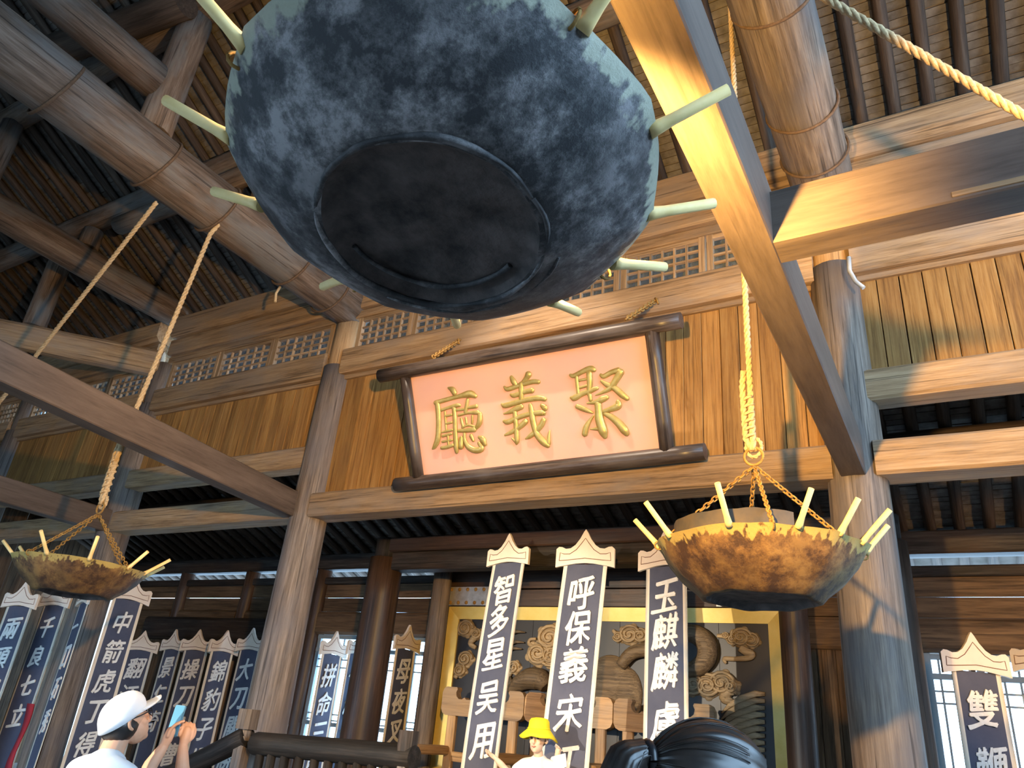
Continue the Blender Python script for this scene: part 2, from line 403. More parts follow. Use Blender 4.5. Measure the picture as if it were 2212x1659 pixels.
# ---- main roof
roof = thing('ceiling', None, None, (X1, 1.2, 8.4), kind='structure')
def slope_board(y0, z0, y1, z1, mat, th=.05, xa=-13.4, xb=4.4):
    mb = MB(); vs = [(x, y, z + t) for x in (xa, xb) for (y, z) in ((y0, z0), (y1, z1)) for t in (0, th)]
    mb.add(vs, [(0,1,3,2),(4,6,7,5),(0,4,5,1),(2,3,7,6),(0,2,6,4),(1,5,7,3)])
    return build(mb, 'roof_boarding', mat, roof)
RH = .085
slope_board(6.3, roofZ(6.3) + RH + .035, 1.2, roofZ(1.2) + RH + .035, M_ROOF)
slope_board(1.2, roofZ(1.2) + RH + .035, -3.4, roofZ(1.2) - 4.6*TAN + RH + .035, M_ROOF)
xs = []
x = -13.2
raf_m = None
while x < 4.3:
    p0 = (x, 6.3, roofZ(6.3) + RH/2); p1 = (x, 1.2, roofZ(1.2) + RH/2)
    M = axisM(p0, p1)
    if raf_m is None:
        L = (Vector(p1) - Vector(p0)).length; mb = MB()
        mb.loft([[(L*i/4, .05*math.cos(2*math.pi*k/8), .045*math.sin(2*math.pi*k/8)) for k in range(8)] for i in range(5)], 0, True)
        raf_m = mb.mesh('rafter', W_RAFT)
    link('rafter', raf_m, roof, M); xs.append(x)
    x += .242
mb = MB()
for x in xs:
    mb.tube([(x, 1.2, roofZ(1.2) + RH/2), (x, -3.4, roofZ(1.2) - 4.6*TAN + RH/2)], .048, 6)
o = build(mb, 'front_rafters', W_RAFT, roof); o['kind'] = 'stuff'
# bricks laid between the rafters, near the wall plate where they can be told apart
bm_ = MB(); bm_.box(-.118, .118, -.029, .029, 0, .018); brick = bm_.mesh('brick', M_BRICK)
ang = math.atan(TAN); nb = 0
for i in range(len(xs) - 1):
    xc = (xs[i] + xs[i+1])/2
    if -2.2 < xc < 1.5:
        k = 0
        while k < 15 and nb < 300:
            s_ = .05 + k*.066; Y = 5.25 - s_*math.cos(ang); Z = roofZ(Y) + RH + .012 + random.uniform(-.004, .006)
            link('brick', brick, roof, Matrix.Translation((xc + random.uniform(-.003,.003), Y, Z)) @ Matrix.Rotation(-ang + random.uniform(-.03,.03), 4, 'X'))
            nb += 1; k += 1
mb = MB()
for i in range(len(xs) - 1):
    xc = (xs[i] + xs[i+1])/2
    ks = range(15, 62) if -2.2 < xc < 1.5 else range(0, 62)
    for k in ks:
        s_ = .05 + k*.066; Y = 5.25 - s_*math.cos(ang)
        if Y < 1.3: break
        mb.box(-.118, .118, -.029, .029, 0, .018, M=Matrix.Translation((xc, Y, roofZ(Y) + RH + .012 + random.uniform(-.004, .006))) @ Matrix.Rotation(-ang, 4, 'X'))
o = build(mb, 'roof_bricks', M_BRICK, roof); o['kind'] = 'stuff'

# ---- back aisle: low roof, purlins, columns, back wall
aisle = thing('ceiling', None, None, (X1, 6.6, 4.6), kind='structure')
AT = .36
def aZ(Y): return 4.72 - (Y - 5.3)*AT
aang = -math.atan(AT); am = None
x = -13.2
while x < 4.3:
    p0 = (x, 5.3, aZ(5.3)); p1 = (x, 8.9, aZ(8.9)); M = axisM(p0, p1)
    if am is None:
        L = (Vector(p1) - Vector(p0)).length; mb = MB()
        mb.loft([[(L*i/3, .05*math.cos(2*math.pi*k/8), .045*math.sin(2*math.pi*k/8)) for k in range(8)] for i in range(4)], 0, True)
        am = mb.mesh('rafter', W_RAFT)
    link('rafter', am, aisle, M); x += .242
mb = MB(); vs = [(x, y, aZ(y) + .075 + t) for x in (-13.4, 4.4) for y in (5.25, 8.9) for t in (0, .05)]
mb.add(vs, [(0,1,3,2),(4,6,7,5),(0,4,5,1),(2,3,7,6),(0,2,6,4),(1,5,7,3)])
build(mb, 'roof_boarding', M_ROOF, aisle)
mb = MB(); nb = 0
xx = -13.2
while xx < 4.1:
    xc = xx + .121
    for k in range(0, 52):
        Y = 5.35 + k*.066*math.cos(aang)
        if Y > 8.85: break
        Mb = Matrix.Translation((xc, Y, aZ(Y) + .05 + random.uniform(-.004,.006))) @ Matrix.Rotation(aang, 4, 'X')
        if xc > -.4 and xc < 1.3 and Y > 7.0 and nb < 220: link('brick', brick, aisle, Mb); nb += 1
        else: mb.box(-.118, .118, -.029, .029, 0, .018, M=Mb)
    xx += .242
o = build(mb, 'roof_bricks', M_BRICK, aisle); o['kind'] = 'stuff'
log('purlin', (-13.4, 6.6, aZ(6.6) - .16), (4.4, 6.6, aZ(6.6) - .16), .12, .12, W_RAFT, n=12, seg=.8, label='aisle purlin hidden in the dark behind the tie beam')

# back wall at Y = 8
YB = 8.0
wb = thing('wall_back', None, None, (X1, YB, .48), kind='structure')
def wbX(name, xa, xb, z0, z1, mat, yf=YB, dep=.16, ch=.015): return beam(name, (xa, yf + dep/2, (z0+z1)/2), (xb, yf + dep/2, (z0+z1)/2), dep, z1 - z0, mat, wb, ch=ch, jit=.005)
posts = [-12.6, -11.0, -9.45, -7.95, -5.75, -3.9, -2.4, -.47, .72, 1.9, 3.1, 4.3]
wbX('wall_plate', -13.4, 4.4, 3.5, 3.72, W_BLACK, YB - .05, .22)
for i in range(len(posts) - 1):
    a, b = posts[i] + .1, posts[i+1] - .1
    wbX('lintel_beam', a, b, 3.30, 3.40, W_BLACK)
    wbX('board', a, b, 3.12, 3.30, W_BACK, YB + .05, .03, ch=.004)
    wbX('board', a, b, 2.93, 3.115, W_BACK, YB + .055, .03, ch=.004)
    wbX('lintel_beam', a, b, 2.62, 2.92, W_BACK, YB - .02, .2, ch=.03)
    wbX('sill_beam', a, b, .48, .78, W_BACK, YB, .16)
for p in posts:
    log('wall_post', (p, YB + .06, .48), (p, YB + .06, 3.6), .12, .11, W_DARK, wb, n=12)
# lattice doors with daylight behind
M_DOOR = plain('door_frame', (.22,.27,.3), .6)
glass, nt, bs = newmat('door_glass')
tr = N(nt, 'ShaderNodeBsdfTransparent'); mx = N(nt, 'ShaderNodeMixShader'); mx.inputs[0].default_value = .12
bs.inputs['Base Color'].default_value = (.8,.9,1,1); bs.inputs['Roughness'].default_value = .1
out = [n for n in nt.nodes if n.type == 'OUTPUT_MATERIAL'][0]
nt.links.new(tr.outputs[0], mx.inputs[1]); nt.links.new(bs.outputs[0], mx.inputs[2]); nt.links.new(mx.outputs[0], out.inputs[0])
dn = 0
for i in range(len(posts) - 1):
    a, b = posts[i] + .11, posts[i+1] - .11; dn += 1
    if -5.8 < posts[i] < -1 or posts[i] < -8: 
        for k in range(10):
            xx = a + (b-a)*(k+.5)/10
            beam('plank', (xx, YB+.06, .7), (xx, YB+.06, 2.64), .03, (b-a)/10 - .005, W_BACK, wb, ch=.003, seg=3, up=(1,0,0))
        build(MB().box(a - .1, b + .1, YB + .085, YB + .1, .48, 2.95), 'light_block_board', W_BACK, wb)  # added behind the planks to block bright slits of daylight
        continue
    d_ = thing('door_%d' % dn, None, None, ((a+b)/2, YB + .08, .78), kind='structure')
    nl = 2; lw = (b - a)/nl
    for q in range(nl):
        xa, xb = a + lw*q + .01, a + lw*(q+1) - .01; y = YB + .08
        for x in (xa + .03, xb - .03): beam('door_frame', (x, y, .78), (x, y, 2.62), .05, .06, M_DOOR, d_, ch=.004, seg=3, up=(1,0,0))
        for z in (.81, 1.5, 2.42, 2.59): beam('door_frame', (xa, y, z), (xb, y, z), .05, .05, M_DOOR, d_, ch=.004, seg=3)
        for k in range(1, 4):
            x = xa + (xb - xa)*k/4; beam('lattice_bar', (x, y, .8), (x, y, 2.6), .025, .018, M_DOOR, d_, ch=.002, seg=3, up=(1,0,0))
        for z in (2.3, 2.2, 1.55, 1.62): beam('lattice_bar', (xa, y, z), (xb, y, z), .022, .016, M_DOOR, d_, ch=.002, seg=3)
        build(MB().box(xa + .06, xb - .06, y + .02, y + .024, .8, 2.6), 'pane', glass, d_)

# aisle columns with the beam they carry
def aisle_col(x, y, r, z1, label):
    t = thing('aisle_column', label, 'column', (x, y, .48))
    log('shaft', (x, y, .48), (x, y, z1 - .22), r*1.06, r, W_DARK, t, n=18, jit=.008)
    log('column_head', (x, y, z1 - .24), (x, y, z1), r*.8, r*.8, W_BLACK, t, n=14)
    log('plinth', (x, y, .48), (x, y, .6), r*1.4, r*1.3, M_FLOOR, t, n=18, jit=0)
    return t
aisle_col(X1 - .1, 6.6, .19, 3.5, 'dark polished column in front of the bright lattice doors, with a bare peg at its head')
aisle_col(X2, 6.6, .19, 3.5, 'dark aisle column hidden behind the column beside the rust-yellow pan')
beam('lintel_beam', (X1 + .05, 6.6, 3.24), (X2 - .15, 6.6, 3.24), .2, .2, W_BLACK, label='dark lintel beam behind the three tall name banners')
beam('lintel_beam', (X1 - .1, 6.6, 3.42), (X2, 6.6, 3.42), .24, .16, W_DARK, label='upper dark beam on top of the lintel behind the name banners')
_a = onY(322, 1356, 7.84); _b = onY(585, 1360, 7.84)
beam('black_log', (_a.x, 7.83, _a.z), (_b.x, 7.83, _a.z), .2, .33, W_BLACK, ch=.04, jit=.012, label='black scratched squared log above the row of dim banners')
beam('aisle_beam', (-4.35, 5.3, 3.75), (-5.5, 6.6, 3.45), .1, .1, M_GREY, label='pale grey strut in the dark under the tie beam') if 0 else None
# side wall
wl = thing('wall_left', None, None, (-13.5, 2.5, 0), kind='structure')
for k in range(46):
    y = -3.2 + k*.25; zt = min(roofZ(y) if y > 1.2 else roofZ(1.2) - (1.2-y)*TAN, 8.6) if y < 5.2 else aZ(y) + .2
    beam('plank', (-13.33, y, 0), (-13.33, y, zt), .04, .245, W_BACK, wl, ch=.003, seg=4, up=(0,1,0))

# front wall with wide door openings (behind the viewer) and the right end wall
wf = thing('wall_front', None, None, (X1, -3.3, 0), kind='structure')
def panelwall(xa, xb, z0, z1, parent=wf, y=-3.3):
    n = max(1, round((xb - xa)/.3)); d = (xb - xa)/n
    for i in range(n): beam('plank', (xa + d*(i+.5), y, z0), (xa + d*(i+.5), y, z1), .04, d - .006, W_BACK, parent, ch=.003, seg=4, up=(1,0,0))
FZ = roofZ(1.2) - 4.5*TAN - .05
panelwall(-13.4, 4.4, 2.45, FZ)
panelwall(-13.4, -11.5, 0, 2.45); panelwall(-5.9, -5.5, 0, 2.45); panelwall(-2.6, 4.4, 0, 2.45)
wr_ = thing('wall_right', None, None, (4.45, 2, 0), kind='structure')
for k in range(46):
    y = -3.2 + k*.25; zt = (roofZ(y) if y > 1.2 else roofZ(1.2) - (1.2-y)*TAN) if y < 5.2 else aZ(y) - .02
    if y > 5.1: beam('plank', (4.45, y, 0), (4.45, y, zt), .04, .245, W_BACK, wr_, ch=.003, seg=4, up=(0,1,0))
    else: beam('plank', (4.45, y, 0), (4.45, y, 3.1), .04, .245, W_BACK, wr_, ch=.003, seg=4, up=(0,1,0))
# ================================================================== HANGING IRON PANS
def pan_mat(name, paint, body1, body2, body3, lo=.05, amp=.17):
    m, nt, b = newmat(name)
    v = coords(nt, (1,1,1), rnd=True)
    n1 = tex(nt, v, 8, 10, .74); n2 = tex(nt, v, 2.2, 5, .6)
    col = ramp(nt, n1, [(.42, body1), (.50, body2), (.585, body3)])
    col = mixc(nt, ramp(nt, n2, [(.42, (0,0,0)), (.6, (.75,.75,.75))]), col, tuple(c*.55 for c in body1))
    # painted band under the rim, with runs
    tc = N(nt, 'ShaderNodeTexCoord'); sx = N(nt, 'ShaderNodeSeparateXYZ'); nt.links.new(tc.outputs['Object'], sx.inputs[0])
    drip = tex(nt, coords(nt, (9, 9, .6), rnd=True), 3.4, 3, .55)
    ad = N(nt, 'ShaderNodeMath', operation='MULTIPLY_ADD'); ad.inputs[1].default_value = amp
    nt.links.new(drip, ad.inputs[0]); nt.links.new(sx.outputs[2], ad.inputs[2])
    col = mixc(nt, ramp(nt, ad.outputs[0], [(lo, (0,0,0)), (lo + .014, (.85,.85,.85))]), col, paint)
    nt.links.new(col, b.inputs['Base Color'])
    b.inputs['Roughness'].default_value = .62; b.inputs['Metallic'].default_value = .15
    bp = N(nt, 'ShaderNodeBump'); bp.inputs['Strength'].default_value = .55; bp.inputs['Distance'].default_value = .012
    nt.links.new(n1, bp.inputs['Height']); nt.links.new(bp.outputs[0], b.inputs['Normal'])
    return m
M_PAN = pan_mat('black_iron', (.36,.36,.27), (.026,.025,.028), (.12,.112,.113), (.33,.30,.30), .036, .125)
M_BURNT = plain('burnt_bottom', (.014,.011,.010), .7, var=(.12,.09,.08), scale=13, bump=1.0)
M_PAN2 = pan_mat('rusty_iron', (.44,.33,.10), (.06,.03,.015), (.16,.085,.03), (.26,.15,.05))
M_ROD = plain('pale_rod', (.78,.54,.20), .6, var=(.85,.64,.30), scale=14)
M_RODM = plain('bright_rod', (.74,.70,.60), .45, var=(.85,.8,.72), scale=14)
M_BULB = plain('lamp_bulb', (1,.72,.3), emit=30)
M_IN = plain('pan_inside', (.05,.05,.055), .7, var=(.12,.09,.06), scale=9)
PR = .46
def chain_mesh(p, q, ln=.036, rw=.0105, rad=.0042):
    """links along p -> q in world coordinates"""
    p = Vector(p); q = Vector(q); L = (q - p).length; n = max(2, round(L/(ln*.72))); M0 = axisM(p, q); mb = MB()
    for i in range(n):
        c = L*(i + .5)/n; a0 = (i % 2)*math.pi/2 + .5; pts = []
        for k in range(11):
            t = 2*math.pi*k/10
            x = c + math.copysign(abs(math.cos(t))**.7, math.cos(t))*ln/2*.95; y = math.sin(t)*rw
            pts.append(M0 @ Vector((x, y*math.cos(a0), y*math.sin(a0))))
        mb.tube(pts, rad, 5, caps=False)
    return mb
def rope_mb(pts, r, twist=None, res=.05, mb=None, strands=3):
    """laid rope: strands winding round the path"""
    mb = mb or MB(); pts = [Vector(p) for p in pts]; path = []; twist = twist or r*7
    for a, b in zip(pts, pts[1:]):
        k = max(1, int((b - a).length/min(res, twist/5)))
        path += [a.lerp(b, i/k) for i in range(k)]
    path.append(pts[-1]); u = None
    rows = [[] for _ in range(strands)]; s_ = 0
    for i, p in enumerate(path):
        a = path[max(i-1,0)]; b = path[min(i+1, len(path)-1)]; t = (b - a).normalized()
        if u is None:
            q = Vector((1,0,0)) if abs(t.x) < .8 else Vector((0,1,0)); u = (q - t*q.dot(t)).normalized()
        else: u = (u - t*u.dot(t)).normalized()
        w_ = t.cross(u)
        if i: s_ += (p - path[i-1]).length
        for j in range(strands):
            an = 2*math.pi*(j/strands + s_/twist)
            rows[j].append(p + (u*math.cos(an) + w_*math.sin(an))*r*.52)
    for rw in rows: mb.tube(rw, r*.58, 6)
    return mb
def pan(label, c, tx, ty, rods, ring_z, mat, rodmat, h=.16, rb=.235, nchain=4, c0=.6, lamp=False, collar=False, rodlen=.2, rodel=.62, rodr=.0125):
    M = Matrix.Translation(c) @ Matrix.Rotation(tx, 4, 'X') @ Matrix.Rotation(-ty, 4, 'Y')
    t = thing('hanging_pan', label, 'pan', M=M)
    # bowl: slightly faceted sheet iron, sunken bottom
    prof = [(PR+.006, .004), (PR, -.004), (.975*PR, -.02), (.9*PR, -h*.36), (.77*PR, -h*.66), (.63*PR, -h*.88), (rb+.02, -h*.985), (rb, -h), (rb*.96, -h), (rb*.9, -h*.9), (rb*.8, -h*.87), (rb*.6, -h*.87), (rb*.4, -h*.86), (rb*.2, -h*.86), (.0006, -h*.86)]
    inn = [(.015, -h*.8), (rb*.9, -h*.84), (.62*PR, -h*.78), (.77*PR, -h*.58), (.9*PR, -h*.28), (.97*PR, -.012), (PR-.004, .005)]
    n = 80; sd = Vector((c[0]*3, c[1]*5, 7)); mb = MB()
    def mk(pr, mat_):
        rings = []
        for r, z in pr:
            rg = []
            for k in range(n):
                a = 2*math.pi*k/n; fc = (a % (2*math.pi/10)) - math.pi/10
                rr = r*(1 - .45*(1 - math.cos(math.pi/10)/math.cos(fc))*(-1) - .02) if r > rb*1.05 else r
                rr = r*((1 - .5) + .5*math.cos(math.pi/10)/math.cos(fc)*1.02) if r > rb*1.05 else r
                p = Vector((rr*math.cos(a), rr*math.sin(a), z))
                d = noise.noise(p*5 + sd)*.008 + noise.noise(p*14 + sd)*.0035
                if r < rb*1.15: d *= 2.4
                p += Vector((math.cos(a), math.sin(a), 0))*d*(1 if r > rb*1.05 else .3); p.z += d*.8
                rg.append(p)
            rings.append(rg)
        mb.loft(rings, mat_, True, False)
    mk(prof[:9], 0); mk(prof[8:], 2); mk(inn, 1)
    build(mb, 'bowl', [mat, M_IN, M_BURNT], t, M)
    if lamp:
        for r0_, a0, a1, rad_, zz in ((rb*1.0, 0, 360, .009, -h*1.0), (rb*.80, 60, 190, .008, -h*.9), (rb*1.13, 40, 150, .006, -h*.93)):
            pts = [Vector((math.cos(R3(a))*r0_*(1 + .05*noise.noise(Vector((a*.03, r0_*50, 0)))), math.sin(R3(a))*r0_*(1 + .05*noise.noise(Vector((a*.03, r0_*50, 4)))), zz)) for a in range(a0, a1 + 1, 6)]
            build(MB().tube(pts, [rad_*(.6 + .8*abs(noise.noise(p*9))) for p in pts], 7), 'welded_ridge', mat, t, M)
    for az in rods:
        a = math.radians(az); d = Vector((math.cos(a)*math.cos(rodel), math.sin(a)*math.cos(rodel), math.sin(rodel)))
        p = Vector((math.cos(a)*(PR-.012), math.sin(a)*(PR-.012), -.004)); ln = rodlen*random.uniform(.86, 1.05)
        d = (d + Vector((random.uniform(-.06,.06), random.uniform(-.06,.06), random.uniform(-.05,.05)))).normalized()
        mr = MB().tube([p, p + d*.02, p + d*.05, p + d*ln], [rodr*1.35, rodr*1.2, rodr, rodr*.97], 10)
        build(mr, 'rod', rodmat, t, M)
    top = M @ Vector((0, 0, ring_z))
    for k in range(nchain):
        a = c0 + 2*math.pi*k/nchain
        build(chain_mesh(M @ Vector((math.cos(a)*PR*.97, math.sin(a)*PR*.97, .006)), top + Vector((math.cos(a)*.012, math.sin(a)*.012, -.03))), 'chain', M_RUST, t)
        ey = MB(); pc = Vector((math.cos(a)*PR*.985, math.sin(a)*PR*.985, 0))
        ey.tube([pc + Vector((math.cos(a)*.02*math.cos(q), math.sin(a)*.02*math.cos(q), .02*math.sin(q))) for q in [2*math.pi*i/10 for i in range(11)]], .004, 5, caps=False)
        build(ey, 'eyelet', M_RUST, t, M)
    rg = MB().tube([top + Vector((.045*math.cos(q), 0, .03 + .045*math.sin(q))) for q in [2*math.pi*i/16 for i in range(17)]], .0075, 6, caps=False)
    build(rg, 'ring', M_RUST, t)
    if collar:
        cm = MB(); rr, z0, z1 = .335, -.03, .105; ri = []
        for rad in (rr, rr - .006):
            ri.append([[Vector((rad*math.cos(a) - .05, rad*math.sin(a), z)) for a in [math.radians(175 + i*6) for i in range(25)]] for z in (z0, z1 if rad == rr else z1)])
        o_, i_ = ri
        cm.loft([o_[0], [p + Vector((0,0,.012*noise.noise(p*9))) for p in o_[1]], i_[1], i_[0]], 0, True, False, closed=False)
        build(cm, 'collar', M_IN, t, M)
    LX = .17
    if lamp:
        build(MB().lathe([(.01,-.03),(.03,-.02),(.03,.05),(.02,.08)], 12, c=(LX,0,lamp-.12), caps=True), 'lamp_holder', M_IN, t, M)
        build(MB().ball((LX,0,lamp), .045, 14, 10), 'bulb', M_BULB, t, M)
        ld = bpy.data.lights.new('pan_lamp', 'POINT'); ld.energy = 62; ld.color = (1, .57, .125); ld.shadow_soft_size = .05
        lo = bpy.data.objects.new('pan_lamp', ld); COL.objects.link(lo); lo.location = M @ Vector((LX, 0, lamp + .055))
        # unseen flood added in the pan to brighten the back wall
        fp = M @ Vector((.19, .06, lamp + .06)); aim = Vector((-.42, .87, .24)).normalized(); Mf = axisM(fp, fp + aim) @ Matrix.Rotation(R3(90), 4, 'Y')
        build(MB().lathe([(.02,-.12),(.04,-.11),(.045,-.02),(.055,0),(.05,.002),(.04,-.012),(.02,-.1)], 14), 'added_flood_head', M_IN, t, Mf)
        build(MB().tube([fp - aim*.08, M @ Vector((.17, .03, -.11))], .008, 6), 'added_flood_stem', M_IN, t)
        ls = bpy.data.lights.new('added_pan_flood', 'SPOT'); ls.energy = 700; ls.color = (1, .57, .15); ls.spot_size = R3(122); ls.spot_blend = .55; ls.shadow_soft_size = .04
        l2 = bpy.data.objects.new('added_pan_flood', ls); COL.objects.link(l2); l2.matrix_basis = Matrix.Translation(fp + aim*.02) @ aim.to_track_quat('-Z', 'Y').to_matrix().to_4x4()
    return t, top
main_c = (-.837, .974, 2.713)
t1, top1 = pan('huge blackened iron pan with dented flat bottom and pale rods, hanging overhead', main_c, -.131, .06,
    [248, 218, 194, 336, 8, 36, 58, 85, 120, 158, 290], .62, M_PAN, M_ROD, c0=1.1, lamp=.085, rodel=.42, rodlen=.19)
t2, top2 = pan('rust-yellow faceted iron pan hanging in front of the column right of the signboard', (-.765, 3.5, 2.5), 0, 0,
    [150, 174, 196, 226, 268, 303, 328, 350, 14, 60, 105], .43, M_PAN2, M_ROD, h=.23, rb=.25, c0=.35, collar=True, rodlen=.19, rodel=.85)
t3, top3 = pan('small olive-brown iron pan hanging on hemp rope near the row of blue banners', (-5.66, 3.22, 2.47), 0, 0,
    [170, 182, 200, 222, 300, 335, 12, 40, 75, 120], .42, M_PAN2, M_ROD, h=.21, rb=.25, c0=.2, rodlen=.2, rodel=.7)

# ---- ropes
def rope(label, pts, r, knot=None, group=None):
    t = thing('rope', label, 'rope', pts[0])
    build(rope_mb(pts, r), 'rope_line', M_ROPE, t)
    if knot:
        a, b, rk = knot; a = Vector(a); b = Vector(b); off = Vector((-.026, 0, 0)); mb = MB()
        rope_mb([a + off*.2, a.lerp(b, .15) + off*1.3, a.lerp(b, .8) + off*1.5, b + off*1.1], r*1.05, mb=mb)
        pts2 = [a.lerp(b, .1 + .55*i/60) + Vector((math.cos(i*.62)*rk - .012, math.sin(i*.62)*rk, 0)) for i in range(61)]
        mb.tube(pts2, r*.5, 6)
        build(mb, 'knot', M_ROPE, t)
        lp = [a + Vector((.038*math.cos(q), .01, .02 + .05*math.sin(q))) for q in [2*math.pi*i/14 for i in range(15)]]
        build(rope_mb(lp, r*.62), 'loop', M_ROPE, t)
    return t
up = Vector((0,0,1))
rope('tan rope with a bulky knot holding up the rust-yellow pan', [top2 + up*.06, top2 + up*.5, (top2.x, top2.y, roofZ(top2.y) - .02)], .0165, (top2 + up*.06, top2 + up*.50, .022))
rope('hemp rope with a long knot holding up the small olive-brown pan', [top3 + up*.06, top3 + up*.6, (X1 + .03, top3.y + .05, 5.5), (X1 + .27, top3.y + .08, 5.85)], .021, (top3 + up*.06, top3 + up*.62, .026))
rope('rope holding up the huge blackened pan', [top1 + up*.06, (top1.x, top1.y, roofZ(1.2) - .2)], .017, (top1 + up*.06, top1 + up*.4, .022))
def proj(p):
    d = Vector(p) - CAM; q_ = d.dot(RX[2]); return 1106 + F_PX*d.dot(RX[0])/q_, 829.5 + F_PX*d.dot(RX[1])/q_
def on_line(cands, p, q_):
    """the candidate place whose image lies on the line the rope draws in the photograph"""
    best = None
    for c in cands:
        x, y = proj(c); e = abs((q_[0]-p[0])*(y-p[1]) - (q_[1]-p[1])*(x-p[0]))
        if best is None or e < best[0]: best = (e, Vector(c))
    return best[1]
pa = onX(338, 437, X1 - .1); pb = on_line([(X0, .6 + .02*k, 3.62) for k in range(220)], (338, 437), (65, 785))
rope('slack hemp rope slanting down from the thick grey log, passing behind the reddish beam', [pa, pb], .02)
pa = atQ(1790, 0, 4.2); pb = on_line([(X3 - .17, 5.1, .7 + .02*k) for k in range(220)], (1790, 0), (2212, 250)); dv = pb - pa
rope('stout tan rope slanting down beside the roof rafters and wall plate', [pa - dv*.07, pa, pb], .026)

# ================================================================== SIGNBOARD
def splane():
    yb, yt = 4.99, 4.57
    zb = onY(1190, 1010, yb).z; zt = onY(1147, 750, yt).z
    o = Vector((0, yb, zb)); v = (Vector((0, yt, zt)) - o).normalized(); n = Vector((1,0,0)).cross(v)
    return o, v, n
SO, SV, SN = splane()                     # SN points to the viewer
if SN.y > 0: SN = -SN
def onS(x, y, lift=0):
    r = ray(x, y); o = SO + SN*lift
    k = (o - CAM).dot(SN)/r.dot(SN); return CAM + r*k
sg = thing('signboard', 'salmon-pink signboard with three raised gold characters in a dark log frame', 'sign', onS(1190, 1010))
M_SIGN = plain('sign_paint', (.76,.46,.345), .5, var=(.70,.40,.335), scale=1.6, spec=.35)
M_GOLD = plain('gold_paint', (.42,.32,.10), .38, metal=.45, var=(.56,.46,.18), scale=22, bump=.25)
W_FRAME = wood('frame_log', (.03,.02,.016), (.062,.045,.037), (.15,.115,.095), rough=.35, patch=(.13,.11,.10), patch_amt=.7, bump=.2)
q = [onS(885, 812), onS(1395, 722), onS(1425, 978), onS(915, 1028)]
mb = MB(); mb.add([p for p in q] + [p - SN*.035 for p in q], [(0,1,2,3),(7,6,5,4),(0,4,5,1),(1,5,6,2),(2,6,7,3),(3,7,4,0)])
build(mb, 'board', M_SIGN, sg)
def slog(a, b, r, name='frame_log', lift=.03):
    log(name, onS(*a, lift), onS(*b, lift), r, r, W_FRAME, sg, n=14, seg=.2, jit=.012)
slog((822, 812), (1472, 693), .062); slog((857, 1047), (1524, 974), .062)
slog((876, 816), (905, 1030), .05, 'frame_post'); slog((1407, 712), (1441, 978), .055, 'frame_post')
def stroke_char(strokes, ox, oy, s):
    mb = MB()
    for st in strokes:
        P = []
        pts = [Vector(p) for p in st]
        if len(pts) == 1: pts = pts*2
        ext = [pts[0]*2 - pts[1]] + pts + [pts[-1]*2 - pts[-2]]
        for i in range(1, len(ext) - 2):
            for k in range(5):
                t = k/5; a, b, c, d = ext[i-1:i+3]
                P.append(.5*((2*b) + (c - a)*t + (2*a - 5*b + 4*c - d)*t*t + (3*b - a - 3*c + d)*t**3))
        P.append(pts[-1])
        # rounded ends
        e0 = P[0] + (P[0] - P[1]).normalized()*0; path = []; rad = []
        for p in P:
            w_ = onS(ox + p.x*s, oy + p.y*s, .012); path.append(w_); rad.append(max(6, p.z)*s*(w_ - CAM).dot(RX[2])/F_PX*1.08)
        d0 = (path[0] - path[1]).normalized(); d1 = (path[-1] - path[-2]).normalized()
        path = [path[0] + d0*rad[0]*.75, path[0] + d0*rad[0]*.45] + path + [path[-1] + d1*rad[-1]*.45, path[-1] + d1*rad[-1]*.75]
        rad = [rad[0]*.3, rad[0]*.78] + rad + [rad[-1]*.78, rad[-1]*.3]
        mb.tube(path, rad, 10, flat=.62, ref=SN)
    return mb
C_TING = [[(470,170,20),(560,210,60),(610,290,55)], [(200,490,48),(400,430,45),(700,350,45),(930,300,75),(1050,350,45)],
 [(240,470,55),(265,700,60),(270,1000,60),(250,1250,62),(190,1400,48),(140,1460,20)], [(330,640,32),(480,590,32),(640,545,42),(720,545,30)],
 [(400,680,24),(415,900,24),(430,1090,24)], [(400,770,26),(540,740,24)], [(420,930,26),(545,900,24)], [(590,600,46),(610,800,48),(620,1100,50),(640,1400,58),(650,1530,40)],
 [(340,1110,20),(440,1085,28),(560,1060,24)], [(350,1190,28),(540,1140,26)], [(345,1310,24),(550,1270,24)], [(460,1180,26),(480,1400,26)], [(330,1440,35),(450,1420,38),(570,1380,35)],
 [(640,640,28),(780,625,30),(900,590,30),(1070,560,42)], [(880,410,33),(860,550,42),(830,700,38)], [(690,750,28),(900,700,28),(1100,690,48)],
 [(1140,720,52),(1130,900,62),(1060,1020,38)], [(740,820,28),(780,980,32)], [(840,800,26),(860,930,26)], [(980,760,26),(975,920,26)], [(760,1010,24),(900,960,24),(1060,1010,24)],
 [(690,1080,34),(850,1070,44),(1030,1050,52)], [(745,1220,40),(740,1420,62)], [(810,1140,34),(820,1280,40),(900,1420,58),(1050,1490,62),(1180,1450,58),(1110,1330,34)],
 [(950,1180,44),(1000,1290,30)], [(1120,1210,34),(1200,1260,66),(1250,1370,40)]]
